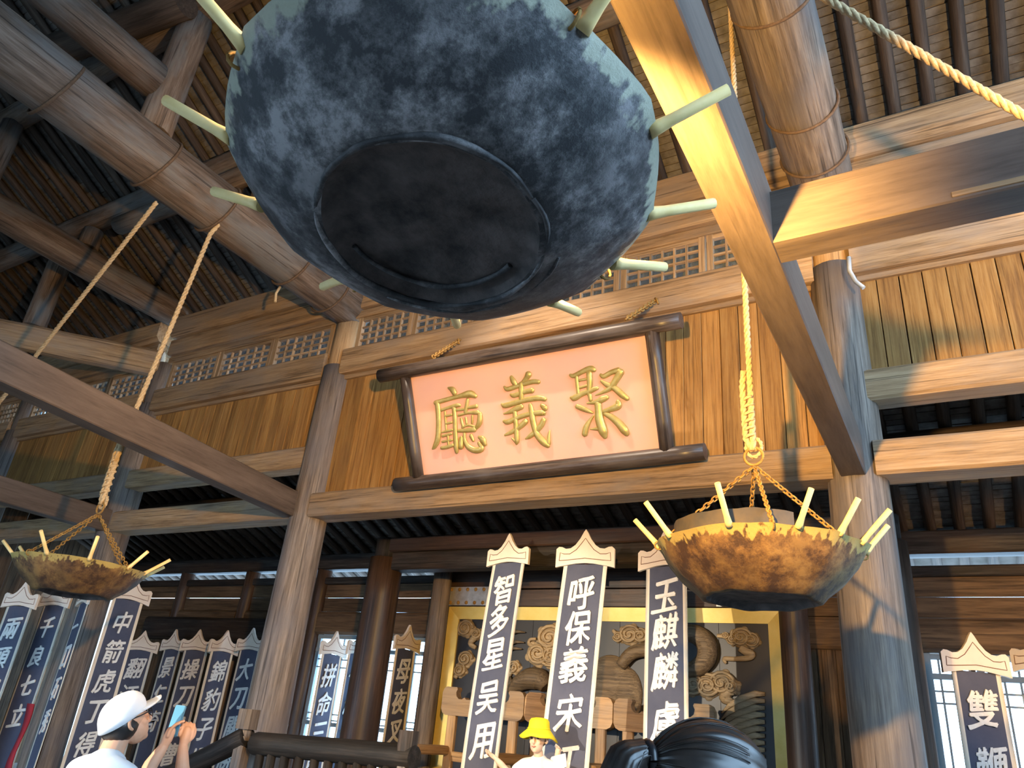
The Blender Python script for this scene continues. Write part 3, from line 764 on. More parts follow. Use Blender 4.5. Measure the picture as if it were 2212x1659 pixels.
C_YI = [[(300,210,34),(340,290,52),(390,360,40)], [(630,160,66),(580,240,45),(500,320,25)], [(170,400,25),(240,440,43),(450,370,43),(700,300,45),(820,305,40)],
 [(290,545,25),(360,560,43),(560,490,43),(700,465,52)], [(490,340,52),(490,480,52),(490,640,48)], [(120,730,25),(200,750,48),(500,660,48),(800,610,50),(940,630,42)],
 [(160,905,14),(280,870,38),(420,800,56),(500,770,50)], [(160,1045,30),(240,1060,48),(420,980,44),(650,910,44),(890,890,50),(930,915,30)],
 [(365,850,44),(385,1050,48),(400,1250,50),(410,1410,48),(400,1470,28)], [(395,1440,32),(310,1370,14)], [(180,1310,20),(290,1260,38),(450,1160,48),(565,1060,52),(570,1030,40)],
 [(660,740,40),(690,900,58),(720,1080,58),(780,1280,60),(900,1430,66),(1000,1510,45)], [(1005,1470,44),(1010,1320,30),(1028,1220,12)],
 [(915,1020,52),(860,1130,54),(740,1260,48),(640,1340,38),(570,1378,14)], [(870,745,35),(930,790,56),(955,815,40)]]
C_JU = [[(150,312,28),(220,330,43),(400,240,48),(540,190,58),(620,215,45)], [(270,330,36),(290,520,36),(310,700,36)], [(520,280,58),(530,450,58),(520,600,52),(500,680,40)],
 [(320,420,24),(470,390,24)], [(330,560,24),(480,520,24)], [(160,750,25),(230,760,56),(380,680,48),(560,610,48),(680,565,33)], [(740,310,30),(800,340,44),(950,260,48),(1090,220,56)],
 [(1130,250,70),(1060,370,66),(940,550,56),(780,650,30),(640,705,12)], [(750,430,24),(860,500,48),(1010,570,57),(1150,690,62),(1260,775,45)], [(870,745,44),(760,790,62),(640,840,43),(480,860,18)],
 [(530,700,44),(545,800,40)], [(690,880,70),(700,1000,72),(720,1180,86),(790,1400,90),(825,1510,50)], [(700,1350,48),(610,1360,24),(540,1360,12)],
 [(280,920,45),(380,960,48),(500,1010,38),(590,1050,15)], [(605,1095,12),(530,1200,34),(460,1330,56),(430,1460,60)], [(1080,830,50),(1080,910,70),(950,970,53),(800,1020,40)],
 [(820,1060,40),(950,1130,58),(1090,1250,72),(1200,1380,80),(1250,1455,52)]]
for st, ox, oy, s in ((C_JU, 1215, 775, .11155), (C_YI, 1070, 790, .1145), (C_TING, 920, 820, .1025)):
    build(stroke_char(st, ox, oy, s), 'character', M_GOLD, sg)
# chains tying the sign to the sill beam
for (xa, ya, xb, yb) in ((993, 735, 935, 772), (1418, 648, 1352, 690)):
    a = onY(xa, ya, 5.05); b = onS(xb, yb, -.02)
    ch = build(chain_mesh(a, b, .06, .017, .0075), 'hanging_chain', M_RUST, sg)
    hk = MB().tube([a + Vector((0, .03, .0)), a + Vector((0,-.03,0)), a + Vector((.02,-.05,-.02)), a + Vector((.03,-.04,-.07))], .009, 6)
    build(hk, 'hook', M_RUST, sg)

# spotlight over the nave that lights the sign, and one on the crossbeam
def spot(label, pos, aim, energy, color, size, blend=.4, mount=None):
    pos = Vector(pos); aim = Vector(aim); M = axisM(pos, aim)
    t = thing('spotlight', label, 'lamp', M=M)
    build(MB().lathe([(.03,-.2),(.045,-.19),(.05,-.02),(.065,.0),(.06,.004),(.046,-.015),(.03,-.18)], 16, caps=False), 'housing', M_IN, t, M @ Matrix.Rotation(R3(90), 4, 'Y'))
    build(MB().lathe([(.001,-.03),(.044,-.03),(.046,-.026)], 16, caps=False), 'lens', M_BULBW, t, M @ Matrix.Rotation(R3(90), 4, 'Y'))
    if mount is not None: build(MB().tube([pos - (aim-pos).normalized()*.1, mount], .01, 6), 'bracket', M_IN, t)
    ld = bpy.data.lights.new('spot_light', 'SPOT'); ld.energy = energy; ld.color = color; ld.spot_size = R3(size); ld.spot_blend = blend; ld.shadow_soft_size = .04
    lo = bpy.data.objects.new('spot_light', ld); COL.objects.link(lo)
    d = (aim - pos).normalized(); lo.matrix_basis = Matrix.Translation(pos + d*.02) @ d.to_track_quat('-Z', 'Y').to_matrix().to_4x4()
    return t
M_BULBW = plain('spot_lens', (1,.9,.8), emit=12)
spot('black spotlight under the upper purlin aimed at the signboard', (-3.1, 2.3, 7.1), (-2.9, 4.8, 4.15), 520, (1, .80, .62), 40, .6, (-3.1, 2.5, 7.45))
spot('black spotlight on the crossbeam aimed at the plank wall', (1.25, 2.5, 3.75), (.75, 5.1, 5.95), 260, (1, .6, .22), 62, .22, (1.25, 2.42, 3.57))
spot('added unseen floodlight on the front wall brightening the carved panel', (-5.4, -3.1, 2.75), (-3.3, 7, 1.55), 2100, (1, .84, .62), 23, .5, (-5.4, -3.28, 2.85))  # unseen flood, added to brighten the banners and gilt frame
spot('black spotlight in the aisle aimed at the bright door with the warm-lit banner', (2.1, 5.9, 2.8), (.2, 8, 2.7), 100, (1, .55, .18), 60, .5, (2.1, 5.9, 3.34))
# ================================================================== LETTERING
CH = {}
def make_chars(text):
    objs = []
    for ch in sorted(set(text)):
        cu = bpy.data.curves.new('glyph', 'FONT'); cu.body = ch; cu.size = 1; cu.extrude = .005; cu.align_x = 'CENTER'; cu.resolution_u = 3
        o = bpy.data.objects.new('glyph', cu); COL.objects.link(o); objs.append((ch, o))
    dg = bpy.context.evaluated_depsgraph_get(); dg.update()
    for i, (ch, o) in enumerate(objs):
        me = bpy.data.meshes.new_from_object(o.evaluated_get(dg))
        vs = [v.co.copy() for v in me.vertices]; fs = [list(p.vertices) for p in me.polygons]
        xs = [v.x for v in vs]; ys = [v.y for v in vs]; cx, cy = (min(xs)+max(xs))/2, (min(ys)+max(ys))/2
        hh = max(max(xs)-min(xs), max(ys)-min(ys), .6)
        mb = MB()
        for dx, dy, sc, dz in ((0,0,1,0), (.028,-.018,.99,.0012), (-.008,.02,1.0,-.0012)):
            out = []
            for v in vs:
                x, y = (v.x - cx)/hh*sc, (v.y - cy)/hh*sc
                n1 = noise.noise_vector(Vector((x*2.6 + i*9.1, y*2.6, 3)))*.05
                n2 = noise.noise_vector(Vector((x*9 + i*5.3, y*9, 8)))*.012
                x += n1.x + n2.x + y*.16 + dx; y += n1.y + n2.y + x*.13 + dy
                out.append((x, -v.z + dz, y))
            mb.add(out, fs)
        CH[ch] = mb
        bpy.data.objects.remove(o, do_unlink=True)
        bpy.data.meshes.remove(me)
M_INK = plain('white_writing', (.80,.79,.76), .7, var=(.70,.68,.64), scale=9)
M_NAVY = plain('navy_cloth', (.06,.068,.11), .85, var=(.085,.092,.135), scale=5)
M_HEM = plain('cream_hem', (.78,.70,.58), .85, var=(.70,.62,.50), scale=8)
M_CROWN = plain('cream_crown', (.82,.72,.62), .8, var=(.74,.63,.52), scale=5)
M_LINE = plain('engraved_line', (.22,.12,.08), .8)
charme = {}
def banner(label, L, Rp, Y, text, W=.5, length=2.0, dx=0, dy=0, curve=0, z_base=None, group=None, csize=.27, gap=.36, first=.25, fold=.0, cw=.37):
    kl = ray(*L); kr = ray(*Rp); best = None
    for i in range(-45, 46):
        d = i*.01; a = CAM + kl*((Y - d)/kl.y); b = CAM + kr*((Y + d)/kr.y)
        e = abs((b - a).to_2d().length - W) + .02*abs(d)
        if best is None or e < best[0]: best = (e, a, b)
    a, b = best[1], best[2]; c = (a + b)/2; x = (b - a); x.z = 0; x.normalize()
    M = Matrix.Identity(4); y = Vector((0,0,1)).cross(x)
    for i in range(3): M[i][0] = x[i]; M[i][1] = y[i]; M[i][2] = (0,0,1)[i]; M[i][3] = c[i]
    length = min(length, c.z - .55)
    Mb = M @ Matrix.Translation((0, 0, -length - .02))
    t = thing('name_banner', label, 'banner', M=Mb, group=group)
    half = [(-.5,-.02),(-.5,.28),(-.455,.32),(-.40,.315),(-.33,.285),(-.25,.295),(-.17,.35),(-.09,.455),(-.035,.56),(0,.61)]
    poly = half + [(-p, q_) for p, q_ in half[:-1]][::-1] + [(.42,.0),(.3,.02),(.15,.045),(0,.055),(-.15,.045),(-.3,.02),(-.42,.0)]
    poly = [(p*W, q_*W) for p, q_ in poly]
    M2 = M @ Matrix.Rotation(R3(90), 4, 'X')                       # polygon XY -> X, Z ; thickness towards -Y
    mb = MB().slab(poly, Matrix.Identity(4), -.014, .016); 
    cr = build(mb, 'crown', M_CROWN, t, M2)
    inn = [(-.44,.09),(-.43,.22),(-.36,.2),(-.26,.2),(-.15,.27),(-.06,.38),(0,.46)]
    inn = inn + [(-p, q_) for p, q_ in inn[:-1]][::-1] + [(.3,.1),(0,.13),(-.3,.1),(-.44,.09)]
    build(MB().tube([(p*W, q_*W, .0165) for p, q_ in inn], .0035, 5, caps=False), 'engraved_line', M_LINE, cr, M2)
    # cloth
    cols = [-cw/2, -cw/2 + .035, -cw/4, 0, cw/4, cw/2 - .035, cw/2]; n = 28
    def pos(u, s_):
        k = s_/length
        X = u*(1 + .06*k) + dx*k + curve*(k*k - k)*2; Yy = dy*k + .012*math.sin(u*14 + 2*k)*k + fold*math.sin(k*5 + u*2) + .01
        return Vector((X, Yy, -s_ + .02))
    vs = []; fs = []; ms = []
    for r in range(n + 1):
        for u in cols: vs.append(pos(u, length*r/n))
    nf = len(vs)
    for r in range(n + 1):
        for u in cols: vs.append(pos(u, length*r/n) + Vector((0, .008, 0)))
    m_ = len(cols); mb = MB()
    for r in range(n):
        for k in range(m_ - 1):
            f = [r*m_ + k, (r+1)*m_ + k, (r+1)*m_ + k + 1, r*m_ + k + 1]; mt = 1 if k in (0, m_ - 2) else 0
            fs.append((f, mt)); fs.append(([nf + q_ for q_ in f][::-1], mt))
        for k in (0, m_ - 1): f = [r*m_ + k, r*m_ + k + nf, (r+1)*m_ + k + nf, (r+1)*m_ + k]; fs.append((f, 1))
    mb.v = [tuple(v) for v in vs]
    for f, mt in fs: mb.f.append(f); mb.m.append(mt); mb.s.append(True)
    cl = build(mb, 'cloth', [M_NAVY, M_HEM], t, M)
    s_ = first; gaps = gap if hasattr(gap, '__len__') else [gap]*9
    for gi, ch in enumerate(text):
        if s_ + csize/2 > length: break
        if ch not in charme: charme[ch] = CH[ch].mesh('character', M_INK)
        p = pos(0, s_); q_ = pos(0, s_ + .1); tl = math.atan2(q_.x - p.x, .1)
        link('character', charme[ch], cl, M @ Matrix.Translation(p + Vector((0, -.009, 0))) @ Matrix.Rotation(tl*.6, 4, 'Y') @ Matrix.Diagonal((csize*.86, 1, csize, 1)))
        s_ += gaps[gi]
    build(MB().tube([(0, .045, .2), (0, .045, -(c.z - .5))], .018, 8), 'pole', W_DARK, t, M)
    return t
BN = [
 ('tall navy banner with folded hem standing in front of the carved panel, behind the child', (1201,1226), (1328,1222), 5.95, '呼保義宋江', dict(gap=[.285,.30,.37,.36,.36], W=.54, dx=-.12, curve=.02, cw=.40)),
 ('tall navy banner hanging over the carved panel near its silver studded band', (1052,1229), (1143,1211), 6.15, '智多星吴用', dict(gap=[.285,.30,.37,.36,.36], W=.5, dx=-.13, curve=.03, cw=.38)),
 ('tall navy banner half hidden behind the rods of the rust-yellow pan', (1380,1230), (1497,1226), 6.1, '玉麒麟盧俊', dict(gap=[.285,.30,.37,.36,.36], W=.53, dx=.0, cw=.39)),
 ('bright-edged navy banner beside the dim column, partly under the small hanging pan', (228,1308), (325,1292), 5.35, '中箭虎丁得孫', dict(gap=.31, csize=.235)),
 ('navy banner with a wide cream crown beside a strip of red cloth', (2,1316), (78,1310), 4.75, '兩頭蛇解珍', dict(gap=.31, csize=.235)),
 ('navy banner overlapping the wide-crowned one, red cloth strip along its foot', (80,1318), (152,1305), 5.05, '千良七立', dict(gap=.31, csize=.22)),
 ('navy banner turned almost edge-on next to the dim column', (166,1310), (190,1302), 4.85, '一口石秀', dict(gap=.31, csize=.22)),
 ('dim blue banner behind the man in the white cap', (262,1412), (342,1404), 7.35, '翻江蜃童猛', dict(gap=.36)),
 ('narrow dim banner half covered by its neighbour, under the black scratched log', (345,1410), (395,1402), 7.5, '景仁奇', dict(gap=.36)),
 ('dim banner overlapping a narrow one, behind the raised phone', (385,1416), (458,1400), 7.38, '操刀鬼曹正', dict(gap=.36)),
 ('dim banner behind the raised hands, its lower writing above the log handrail', (445,1419), (515,1404), 7.36, '錦豹子楊林', dict(gap=.36)),
 ('dim banner next to the grey-brown column, above the sloping handrail', (508,1412), (568,1402), 7.4, '大刀關勝', dict(gap=.36)),
 ('slim banner in front of the bright lattice door, beside the grey-brown column', (688,1423), (748,1412), 7.5, '拼命三郎石秀', dict(gap=.33)),
 ('slim banner mostly hidden behind the dark polished column', (746,1421), (800,1412), 7.55, '一枝花', dict(gap=.36)),
 ('slim banner between the dark polished column and a bright door', (848,1411), (906,1402), 7.55, '母夜叉孫二娘', dict(gap=.33)),
 ('warm-lit banner with ochre writing in front of the bright door past the shaded column', (2038,1463), (2182,1450), 7.2, '雙鞭呼延灼', dict(gap=.40, first=.27, W=.52)),
 ('banner just beyond the warm-lit one at the bright door', (2192,1452), (2330,1440), 7.25, '小旋風', dict(gap=.38, W=.52)),
]
make_chars(''.join(b[4] for b in BN))
for lab, L, Rp, Y, tx, kw in BN: banner(lab, L, Rp, Y, tx, **kw)
# red cloth strip between the left banners
M_RED = plain('red_cloth', (.36,.02,.03), .8, var=(.28,.015,.025), scale=6)
a = onY(66, 1520, 5.0); mb = MB(); n = 10
for r in range(n + 1):
    z = a.z - (a.z - .5)*r/n
    for u in (-.05, .05): mb.v.append((a.x + u, a.y + .02*math.sin(r*.8 + u*9), z))
    for u in (-.05, .05): mb.v.append((a.x + u, a.y + .012 + .02*math.sin(r*.8 + u*9), z))
for r in range(n):
    o_ = r*4
    for f in ((o_, o_+4, o_+5, o_+1), (o_+2, o_+3, o_+7, o_+6), (o_, o_+2, o_+6, o_+4), (o_+1, o_+5, o_+7, o_+3)): mb.f.append(list(f)); mb.m.append(0); mb.s.append(True)
tag(build(mb, 'red_streamer', M_RED), 'narrow strip of red cloth hanging between two navy banners', 'cloth')

# ================================================================== CARVED PANEL
YP = 7.42
M_GILT = plain('gilt_frame', (.62,.45,.10), .38, metal=.25, var=(.74,.58,.2), scale=4)
M_PANEL = plain('panel_ground', (.011,.010,.012), .42, var=(.02,.017,.018), scale=2.5)
M_SILVER = plain('silver_band', (.42,.40,.38), .38, metal=.6, var=(.62,.6,.58), scale=14, bump=.5)
xl, xr, zt = onY(975, 1317, YP).x, onY(1690, 1312, YP).x, onY(1330, 1314, YP).z
pn = thing('carved_panel', 'dark carved panel with cloud reliefs in a wide gilt frame behind the chairs', 'panel', ((xl+xr)/2, YP, .5))
fw = .135
def mitre(p, q_, r_, s_, y0=YP - .05, y1=YP + .02, name='gilt_frame'):
    pts = [p, q_, r_, s_]; mb = MB()
    mb.add([(x, y0 + (0.0 if i < 2 else .03), z) for i, (x, z) in enumerate(pts)] + [(x, y1, z) for x, z in pts], [(0,1,2,3),(7,6,5,4),(0,4,5,1),(1,5,6,2),(2,6,7,3),(3,7,4,0)])
    build(mb, name, M_GILT, pn)
zb = .62
mitre((xl, zt), (xr, zt), (xr - fw, zt - fw), (xl + fw, zt - fw)); mitre((xl, zb), (xl, zt), (xl + fw, zt - fw), (xl + fw, zb + fw))
mitre((xr, zt), (xr, zb), (xr - fw, zb + fw), (xr - fw, zt - fw)); mitre((xr, zb), (xl, zb), (xl + fw, zb + fw), (xr - fw, zb + fw))
nbd = 7
for k in range(nbd):
    a = xl + fw*.7 + (xr - xl - 1.4*fw)*k/nbd; b = xl + fw*.7 + (xr - xl - 1.4*fw)*(k+1)/nbd
    build(MB().box(a + .002, b - .002, YP, YP + .025, zb + .05, zt - .06), 'ground_board', M_PANEL, pn)
def PP(x, y, lift=.0): p = onY(x, y, YP); return Vector((p.x, YP - lift, p.z))
PXM = 8.9/F_PX
def spiral(mb, c, r, turns=2.0, rad=.012, squash=.85, ph=0, lift=.03, sgn=1):
    pts = []; n = int(turns*14)
    for i in range(n + 1):
        t = i/n; a = ph + sgn*t*turns*2*math.pi; rr = r*(1 - t*.88)
        pts.append(c + Vector((rr*math.cos(a), -lift - .03*t, rr*math.sin(a)*squash)))
    mb.tube(pts, [rad*(1 - .45*i/n) for i in range(n + 1)], 6)
def smooth(pts, rads, k=5):
    P = []; Q = []
    for i in range(len(pts) - 1):
        a = pts[max(i-1,0)]; b = pts[i]; c = pts[i+1]; d = pts[min(i+2, len(pts)-1)]
        for j in range(k):
            t = j/k; P.append(.5*((2*b) + (c - a)*t + (2*a - 5*b + 4*c - d)*t*t + (3*b - a - 3*c + d)*t**3)); Q.append(rads[i] + (rads[i+1] - rads[i])*t)
    return P + [pts[-1]], Q + [rads[-1]]
def cloud(lobes, tail=None):
    mb = MB()
    for j, (x, y, r) in enumerate(lobes):
        c = PP(x, y); r *= PXM
        mb.ball(c, (r, .045, r*.85), 14, 8)
        spiral(mb, c, r*.92, 2.2, r*.13, ph=j*1.7, lift=.035, sgn=(-1)**j)
        for k in range(5):
            a = j + k*1.25; cc = c + Vector((math.cos(a)*r*.85, .005, math.sin(a)*r*.7))
            mb.ball(cc, (r*.34, .03, r*.3), 10, 6)
    if tail:
        pts, rr = smooth([PP(x, y, .02) for x, y, r in tail], [r*PXM for x, y, r in tail]); mb.tube(pts, rr, 8, flat=.6, ref=(0,1,0))
    build(mb, 'cloud_relief', W_CARVE, pn)
cloud([(1008,1358,21),(1032,1370,13)], [(1030,1375,8),(1018,1390,6),(1030,1400,4)])
cloud([(1008,1424,19),(996,1448,16)], [(990,1455,6),(985,1465,5)])
cloud([(1190,1378,30),(1165,1412,28),(1192,1418,24)], [(1160,1400,4),(1145,1392,4),(1147,1382,3),(1160,1381,3)])
cloud([(1112,1442,15)], [(1105,1450,6),(1098,1468,4)])
cloud([(1362,1372,22),(1385,1374,16),(1338,1376,12)], [(1335,1372,5),(1325,1362,3)])
cloud([(1602,1378,20),(1624,1384,15),(1586,1382,12)], [(1600,1400,7),(1612,1408,7),(1626,1414,6),(1618,1422,5),(1590,1424,4),(1566,1424,4),(1570,1434,2)])
cloud([(1590,1372,9),(1568,1374,7)], [(1575,1374,5),(1550,1374,3)])
cloud([(1560,1476,24),(1530,1482,24),(1500,1478,22),(1580,1484,16)], [(1575,1492,10),(1566,1508,9),(1580,1516,6),(1590,1520,2)])
W_BEAST = wood('beast_carving', (.045,.03,.018), (.10,.07,.042), (.19,.135,.08), grain=26, rough=.6, crack=.2)
# beast relief: rump, curved tail, brow and ears
mb = MB()
mb.ball(PP(1318, 1470), (44*PXM, .06, 44*PXM), 24, 14); mb.ball(PP(1300, 1520), (52*PXM, .07, 46*PXM), 24, 14); mb.ball(PP(1352, 1500), (32*PXM, .06, 46*PXM), 20, 12)
pts = [PP(x, y, .05) for x, y in ((1345,1440),(1370,1412),(1420,1400),(1470,1372),(1505,1372),(1528,1392),(1530,1420),(1512,1442),(1480,1452))]
mb.tube(*smooth(pts, [k*PXM for k in (10,12,13,14,16,18,17,15,10)]), 14)
build(mb, 'beast_relief', W_BEAST, pn)
mb = MB()
mb.tube(*smooth([PP(x, y, .05) for x, y in ((1105,1496),(1125,1478),(1150,1467),(1172,1470),(1185,1486))], [k*PXM for k in (6,15,20,20,12)]), 14)
for e in (((1108,1485),(1105,1462)), ((1160,1470),(1157,1440))): mb.tube([PP(*e[0], .04), PP(*e[1], .04)], [10*PXM, 2*PXM], 8, flat=.5, ref=(0,1,0))
for x0, y0 in ((1105,1368),(1103,1390),(1098,1404)): mb.tube([PP(x0, y0 + 3, .03), PP(x0 + 14, y0 - 3, .03), PP(x0 + 32, y0 - 1, .03)], [3*PXM, 3.5*PXM, 1*PXM], 6)
build(mb, 'beast_head_relief', W_BEAST, pn)
for k in range(13):
    y0 = 1500 + k*15
    pts = [PP(1653, y0, .015), PP(1634, y0 - 1, .035), PP(1604 - k*1.2, y0 + 10, .045), PP(1578 - k*1.5, y0 + 24, .03), PP(1560 - k*1.5, y0 + 40, .015)]
    build(MB().tube(pts, [3*PXM, 5*PXM, 5.5*PXM, 4*PXM, 1*PXM], 8, flat=.5, ref=(0,1,0)), 'grass_blade', W_CARVE, pn)
# boards above the panel, silver bands and side posts
for k, (z0, z1) in enumerate(((zt + .01, zt + .20), (zt + .205, zt + .42))):
    beam('board', (xl - .05, YP, (z0+z1)/2), (xr + .05, YP, (z0+z1)/2), .04, z1 - z0 - .006, W_DARK, pn, ch=.004)
for x0, x1 in ((968, 1055), (1548, 1600)):
    a = onY(x0, 1288, YP - .03); b = onY(x1, 1288, YP - .03)
    sb = build(MB().box(a.x, b.x, YP - .05, YP - .03, zt + .015, zt + .225), 'silver_band', M_SILVER, pn)
    for i in range(5):
        for z in (zt + .045, zt + .195):
            build(MB().ball((a.x + (b.x - a.x)*(i + .5)/5, YP - .05, z), (.022, .018, .022), 8, 6), 'stud', M_RUST, sb)
log('aisle_post', (onY(938, 1400, 7.22).x, 7.22, .5), (onY(938, 1400, 7.22).x, 7.22, 3.3), .115, .11, W_POST, label='slim brown post along the gilt edge next to the dark polished column', cat='post', jit=.006)
log('aisle_post', (onY(1722, 1450, 7.21).x, 7.21, .5), (onY(1722, 1450, 7.21).x, 7.21, 3.3), .13, .125, W_DARK, label='slim dark post along the gilt edge under the rust-yellow pan', cat='post', jit=.006)

# ================================================================== THRONE CHAIRS
def chair(label, xa, xb):
    c = (xa + xb)/2; W = (xb - xa)/2 - .005; zf = .48; yb = 7.05
    t = thing('throne_chair', label, 'chair', (c, yb - .3, zf), group='wooden armchairs before the carved panel')
    zr = 1.86
    half = [(-W+.06,-.13),(-W+.02,-.11),(-W,-.07),(-W,.09),(-W+.02,.13),(-W+.05,.145),(-W+.175,.145),(-W+.185,.125),(-W+.17,.095),(-W+.18,.055),(-W+.21,.03),(-W+.25,.03),(-W+.28,.05),(-W+.3,.03)]
    poly = half + [(-x, z) for x, z in half][::-1]
    M = Matrix.Translation((c, yb, zr)) @ Matrix.Rotation(R3(90), 4, 'X')
    build(MB().slab(poly, Matrix.Identity(4), -.045, .045), 'top_rail', W_CHAIR, t, M)
    for x in (-W + .13, -W + .13 + (2*W - .26)/3, -W + .13 + (2*W - .26)*2/3, W - .13):
        beam('back_post', (c + x, yb, .95), (c + x, yb, zr - .125), .06, .1 if abs(x) > W - .2 else .075, W_CHAIR, t, ch=.01, seg=.5, jit=.002, up=(1,0,0))
    beam('back_rail', (c - W + .1, yb, 1.35), (c + W - .1, yb, 1.35), .05, .09, W_CHAIR, t, ch=.008)
    beam('seat', (c - W + .05, yb - .32, .94), (c + W - .05, yb - .32, .94), .66, .07, W_CHAIR, t, ch=.012)
    for sx in (-1, 1):
        beam('armrest', (c + sx*(W - .085), yb + .02, 1.40), (c + sx*(W - .085), yb - .72, 1.40), .13, .085, W_CHAIR, t, ch=.015)
        beam('arm_post', (c + sx*(W - .085), yb - .62, .95), (c + sx*(W - .085), yb - .62, 1.36), .08, .08, W_CHAIR, t, ch=.01, up=(0,1,0))
        for y in (yb - .02, yb - .6): beam('leg', (c + sx*(W - .1), y, zf), (c + sx*(W - .1), y, .92), .09, .09, W_CHAIR, t, ch=.01, up=(0,1,0))
    return t
chair('wooden armchair with hooked top rail behind the banner at the silver band', -4.88, -3.88)
chair('wooden armchair with hooked top rail behind the child and the banner with folded hem', -3.88, -2.93)
chair('wooden armchair with hooked top rail nearest the carved grass blades', -2.93, -1.98)

# ================================================================== LOG RAILING
YR = 4.72
rl = thing('railing', 'rough dark log railing with square-capped posts in front of the columns', 'railing', (-4.3, YR, .48))
pA = onY(552, 1606, YR); pB = onY(893, 1643, YR); pS = onY(408, 1652, YR); pE = onY(536, 1592, YR)
log('handrail', pA, pB, .085, .08, W_CHAR, rl, n=12, seg=.15, jit=.05)
log('stair_rail', pE, pE + (pS - pE)*1.9, .085, .08, W_CHAR, rl, n=12, seg=.15, jit=.05)
for k in range(11):
    p = pA.lerp(pB, (k + .5)/11); log('baluster', (p.x, YR, .48), (p.x, YR, p.z - .05), .035, .035, W_CHAR, rl, n=8, seg=.5)
for (px, py, w_) in ((541, 1532, .13), (884, 1578, .11)):
    p = onY(px, py, YR); nr = p.x
    ps = beam('newel_post', (nr, YR, 0 if px < 600 else .48), (nr, YR, p.z - .2), w_*.8, w_*.8, W_POST, rl, ch=.012, up=(0,1,0))
    beam('newel_cap', (nr, YR, p.z - .15), (nr, YR, p.z), w_*1.15, w_*1.15, W_POST if px < 600 else W_BLACK, ps, ch=.03, up=(0,1,0))
    log('newel_neck', (nr, YR, p.z - .22), (nr, YR, p.z - .14), w_*.36, w_*.36, W_POST, ps, n=10)
# ================================================================== PEOPLE
M_SKIN = plain('skin', (.62,.33,.20), .55, var=(.68,.38,.24), scale=9)
M_SKIN2 = plain('child_skin', (.66,.45,.33), .55, var=(.70,.49,.37), scale=9)
M_WHITE = plain('white_cotton', (.80,.82,.84), .85, var=(.72,.75,.78), scale=5, bump=.1)
M_TROU = plain('dark_trousers', (.03,.035,.05), .85)
M_SHOE = plain('shoe', (.08,.08,.085), .6)
M_HAIR = plain('black_hair', (.012,.010,.010), .34, var=(.03,.022,.018), scale=30, spec=.6)
M_YEL = plain('yellow_cloth', (.86,.68,.02), .75, var=(.78,.58,.015), scale=7)
M_PHONE = plain('phone_case', (.06,.16,.26), .3, spec=.6)
M_BLK = plain('black_plastic', (.012,.012,.014), .3)
M_LIP = plain('lips', (.42,.17,.14), .5)
M_EYE = plain('eye_dark', (.02,.015,.012), .25)
M_SHIRT2 = plain('grey_shirt', (.10,.10,.12), .85)
def fuse(name, shapes, mat, parent, M, voxel=.008, smooth=4):
    """tubes and balls fused into one continuous skin"""
    mb = MB()
    for s_ in shapes:
        if s_[0] == 'b': mb.ball(s_[1], s_[2], 16, 10, M=s_[3] if len(s_) > 3 else None)
        else:
            pts = [Vector(p) for p in s_[1]]; rad = list(s_[2])
            # resample smoothly
            P = []; Rr = []
            for i in range(len(pts) - 1):
                a = pts[max(i-1,0)]; b = pts[i]; c = pts[i+1]; d = pts[min(i+2, len(pts)-1)]
                for k in range(5):
                    t = k/5
                    P.append(.5*((2*b) + (c - a)*t + (2*a - 5*b + 4*c - d)*t*t + (3*b - a - 3*c + d)*t**3)); Rr.append(rad[i] + (rad[i+1] - rad[i])*t)
            P.append(pts[-1]); Rr.append(rad[-1])
            mb.tube(P, Rr, 14, flat=s_[3] if len(s_) > 3 else 1.0, ref=s_[4] if len(s_) > 4 else None)
            mb.ball(pts[0], rad[0]*.98, 12, 8); mb.ball(pts[-1], rad[-1]*.98, 12, 8)
    me = mb.mesh('tmp', mat); o = bpy.data.objects.new('tmp', me); COL.objects.link(o)
    md = o.modifiers.new('r', 'REMESH'); md.mode = 'VOXEL'; md.voxel_size = voxel; md.use_smooth_shade = True
    sm = o.modifiers.new('s', 'SMOOTH'); sm.factor = .5; sm.iterations = smooth
    dg = bpy.context.evaluated_depsgraph_get(); dg.update()
    m2 = bpy.data.meshes.new_from_object(o.evaluated_get(dg)); m2.name = name
    bpy.data.objects.remove(o, do_unlink=True)
    m2.materials.clear(); m2.materials.append(mat)
    m2.polygons.foreach_set('use_smooth', [True]*len(m2.polygons))
    return link(name, m2, parent, M)
def frame(loc, fwd):
    f = Vector((fwd[0], fwd[1], 0)).normalized(); r = Vector((f.y, -f.x, 0)); M = Matrix.Identity(4)
    for i in range(3): M[i][0] = r[i]; M[i][1] = f[i]; M[i][2] = (0,0,1)[i]; M[i][3] = loc[i]
    return M
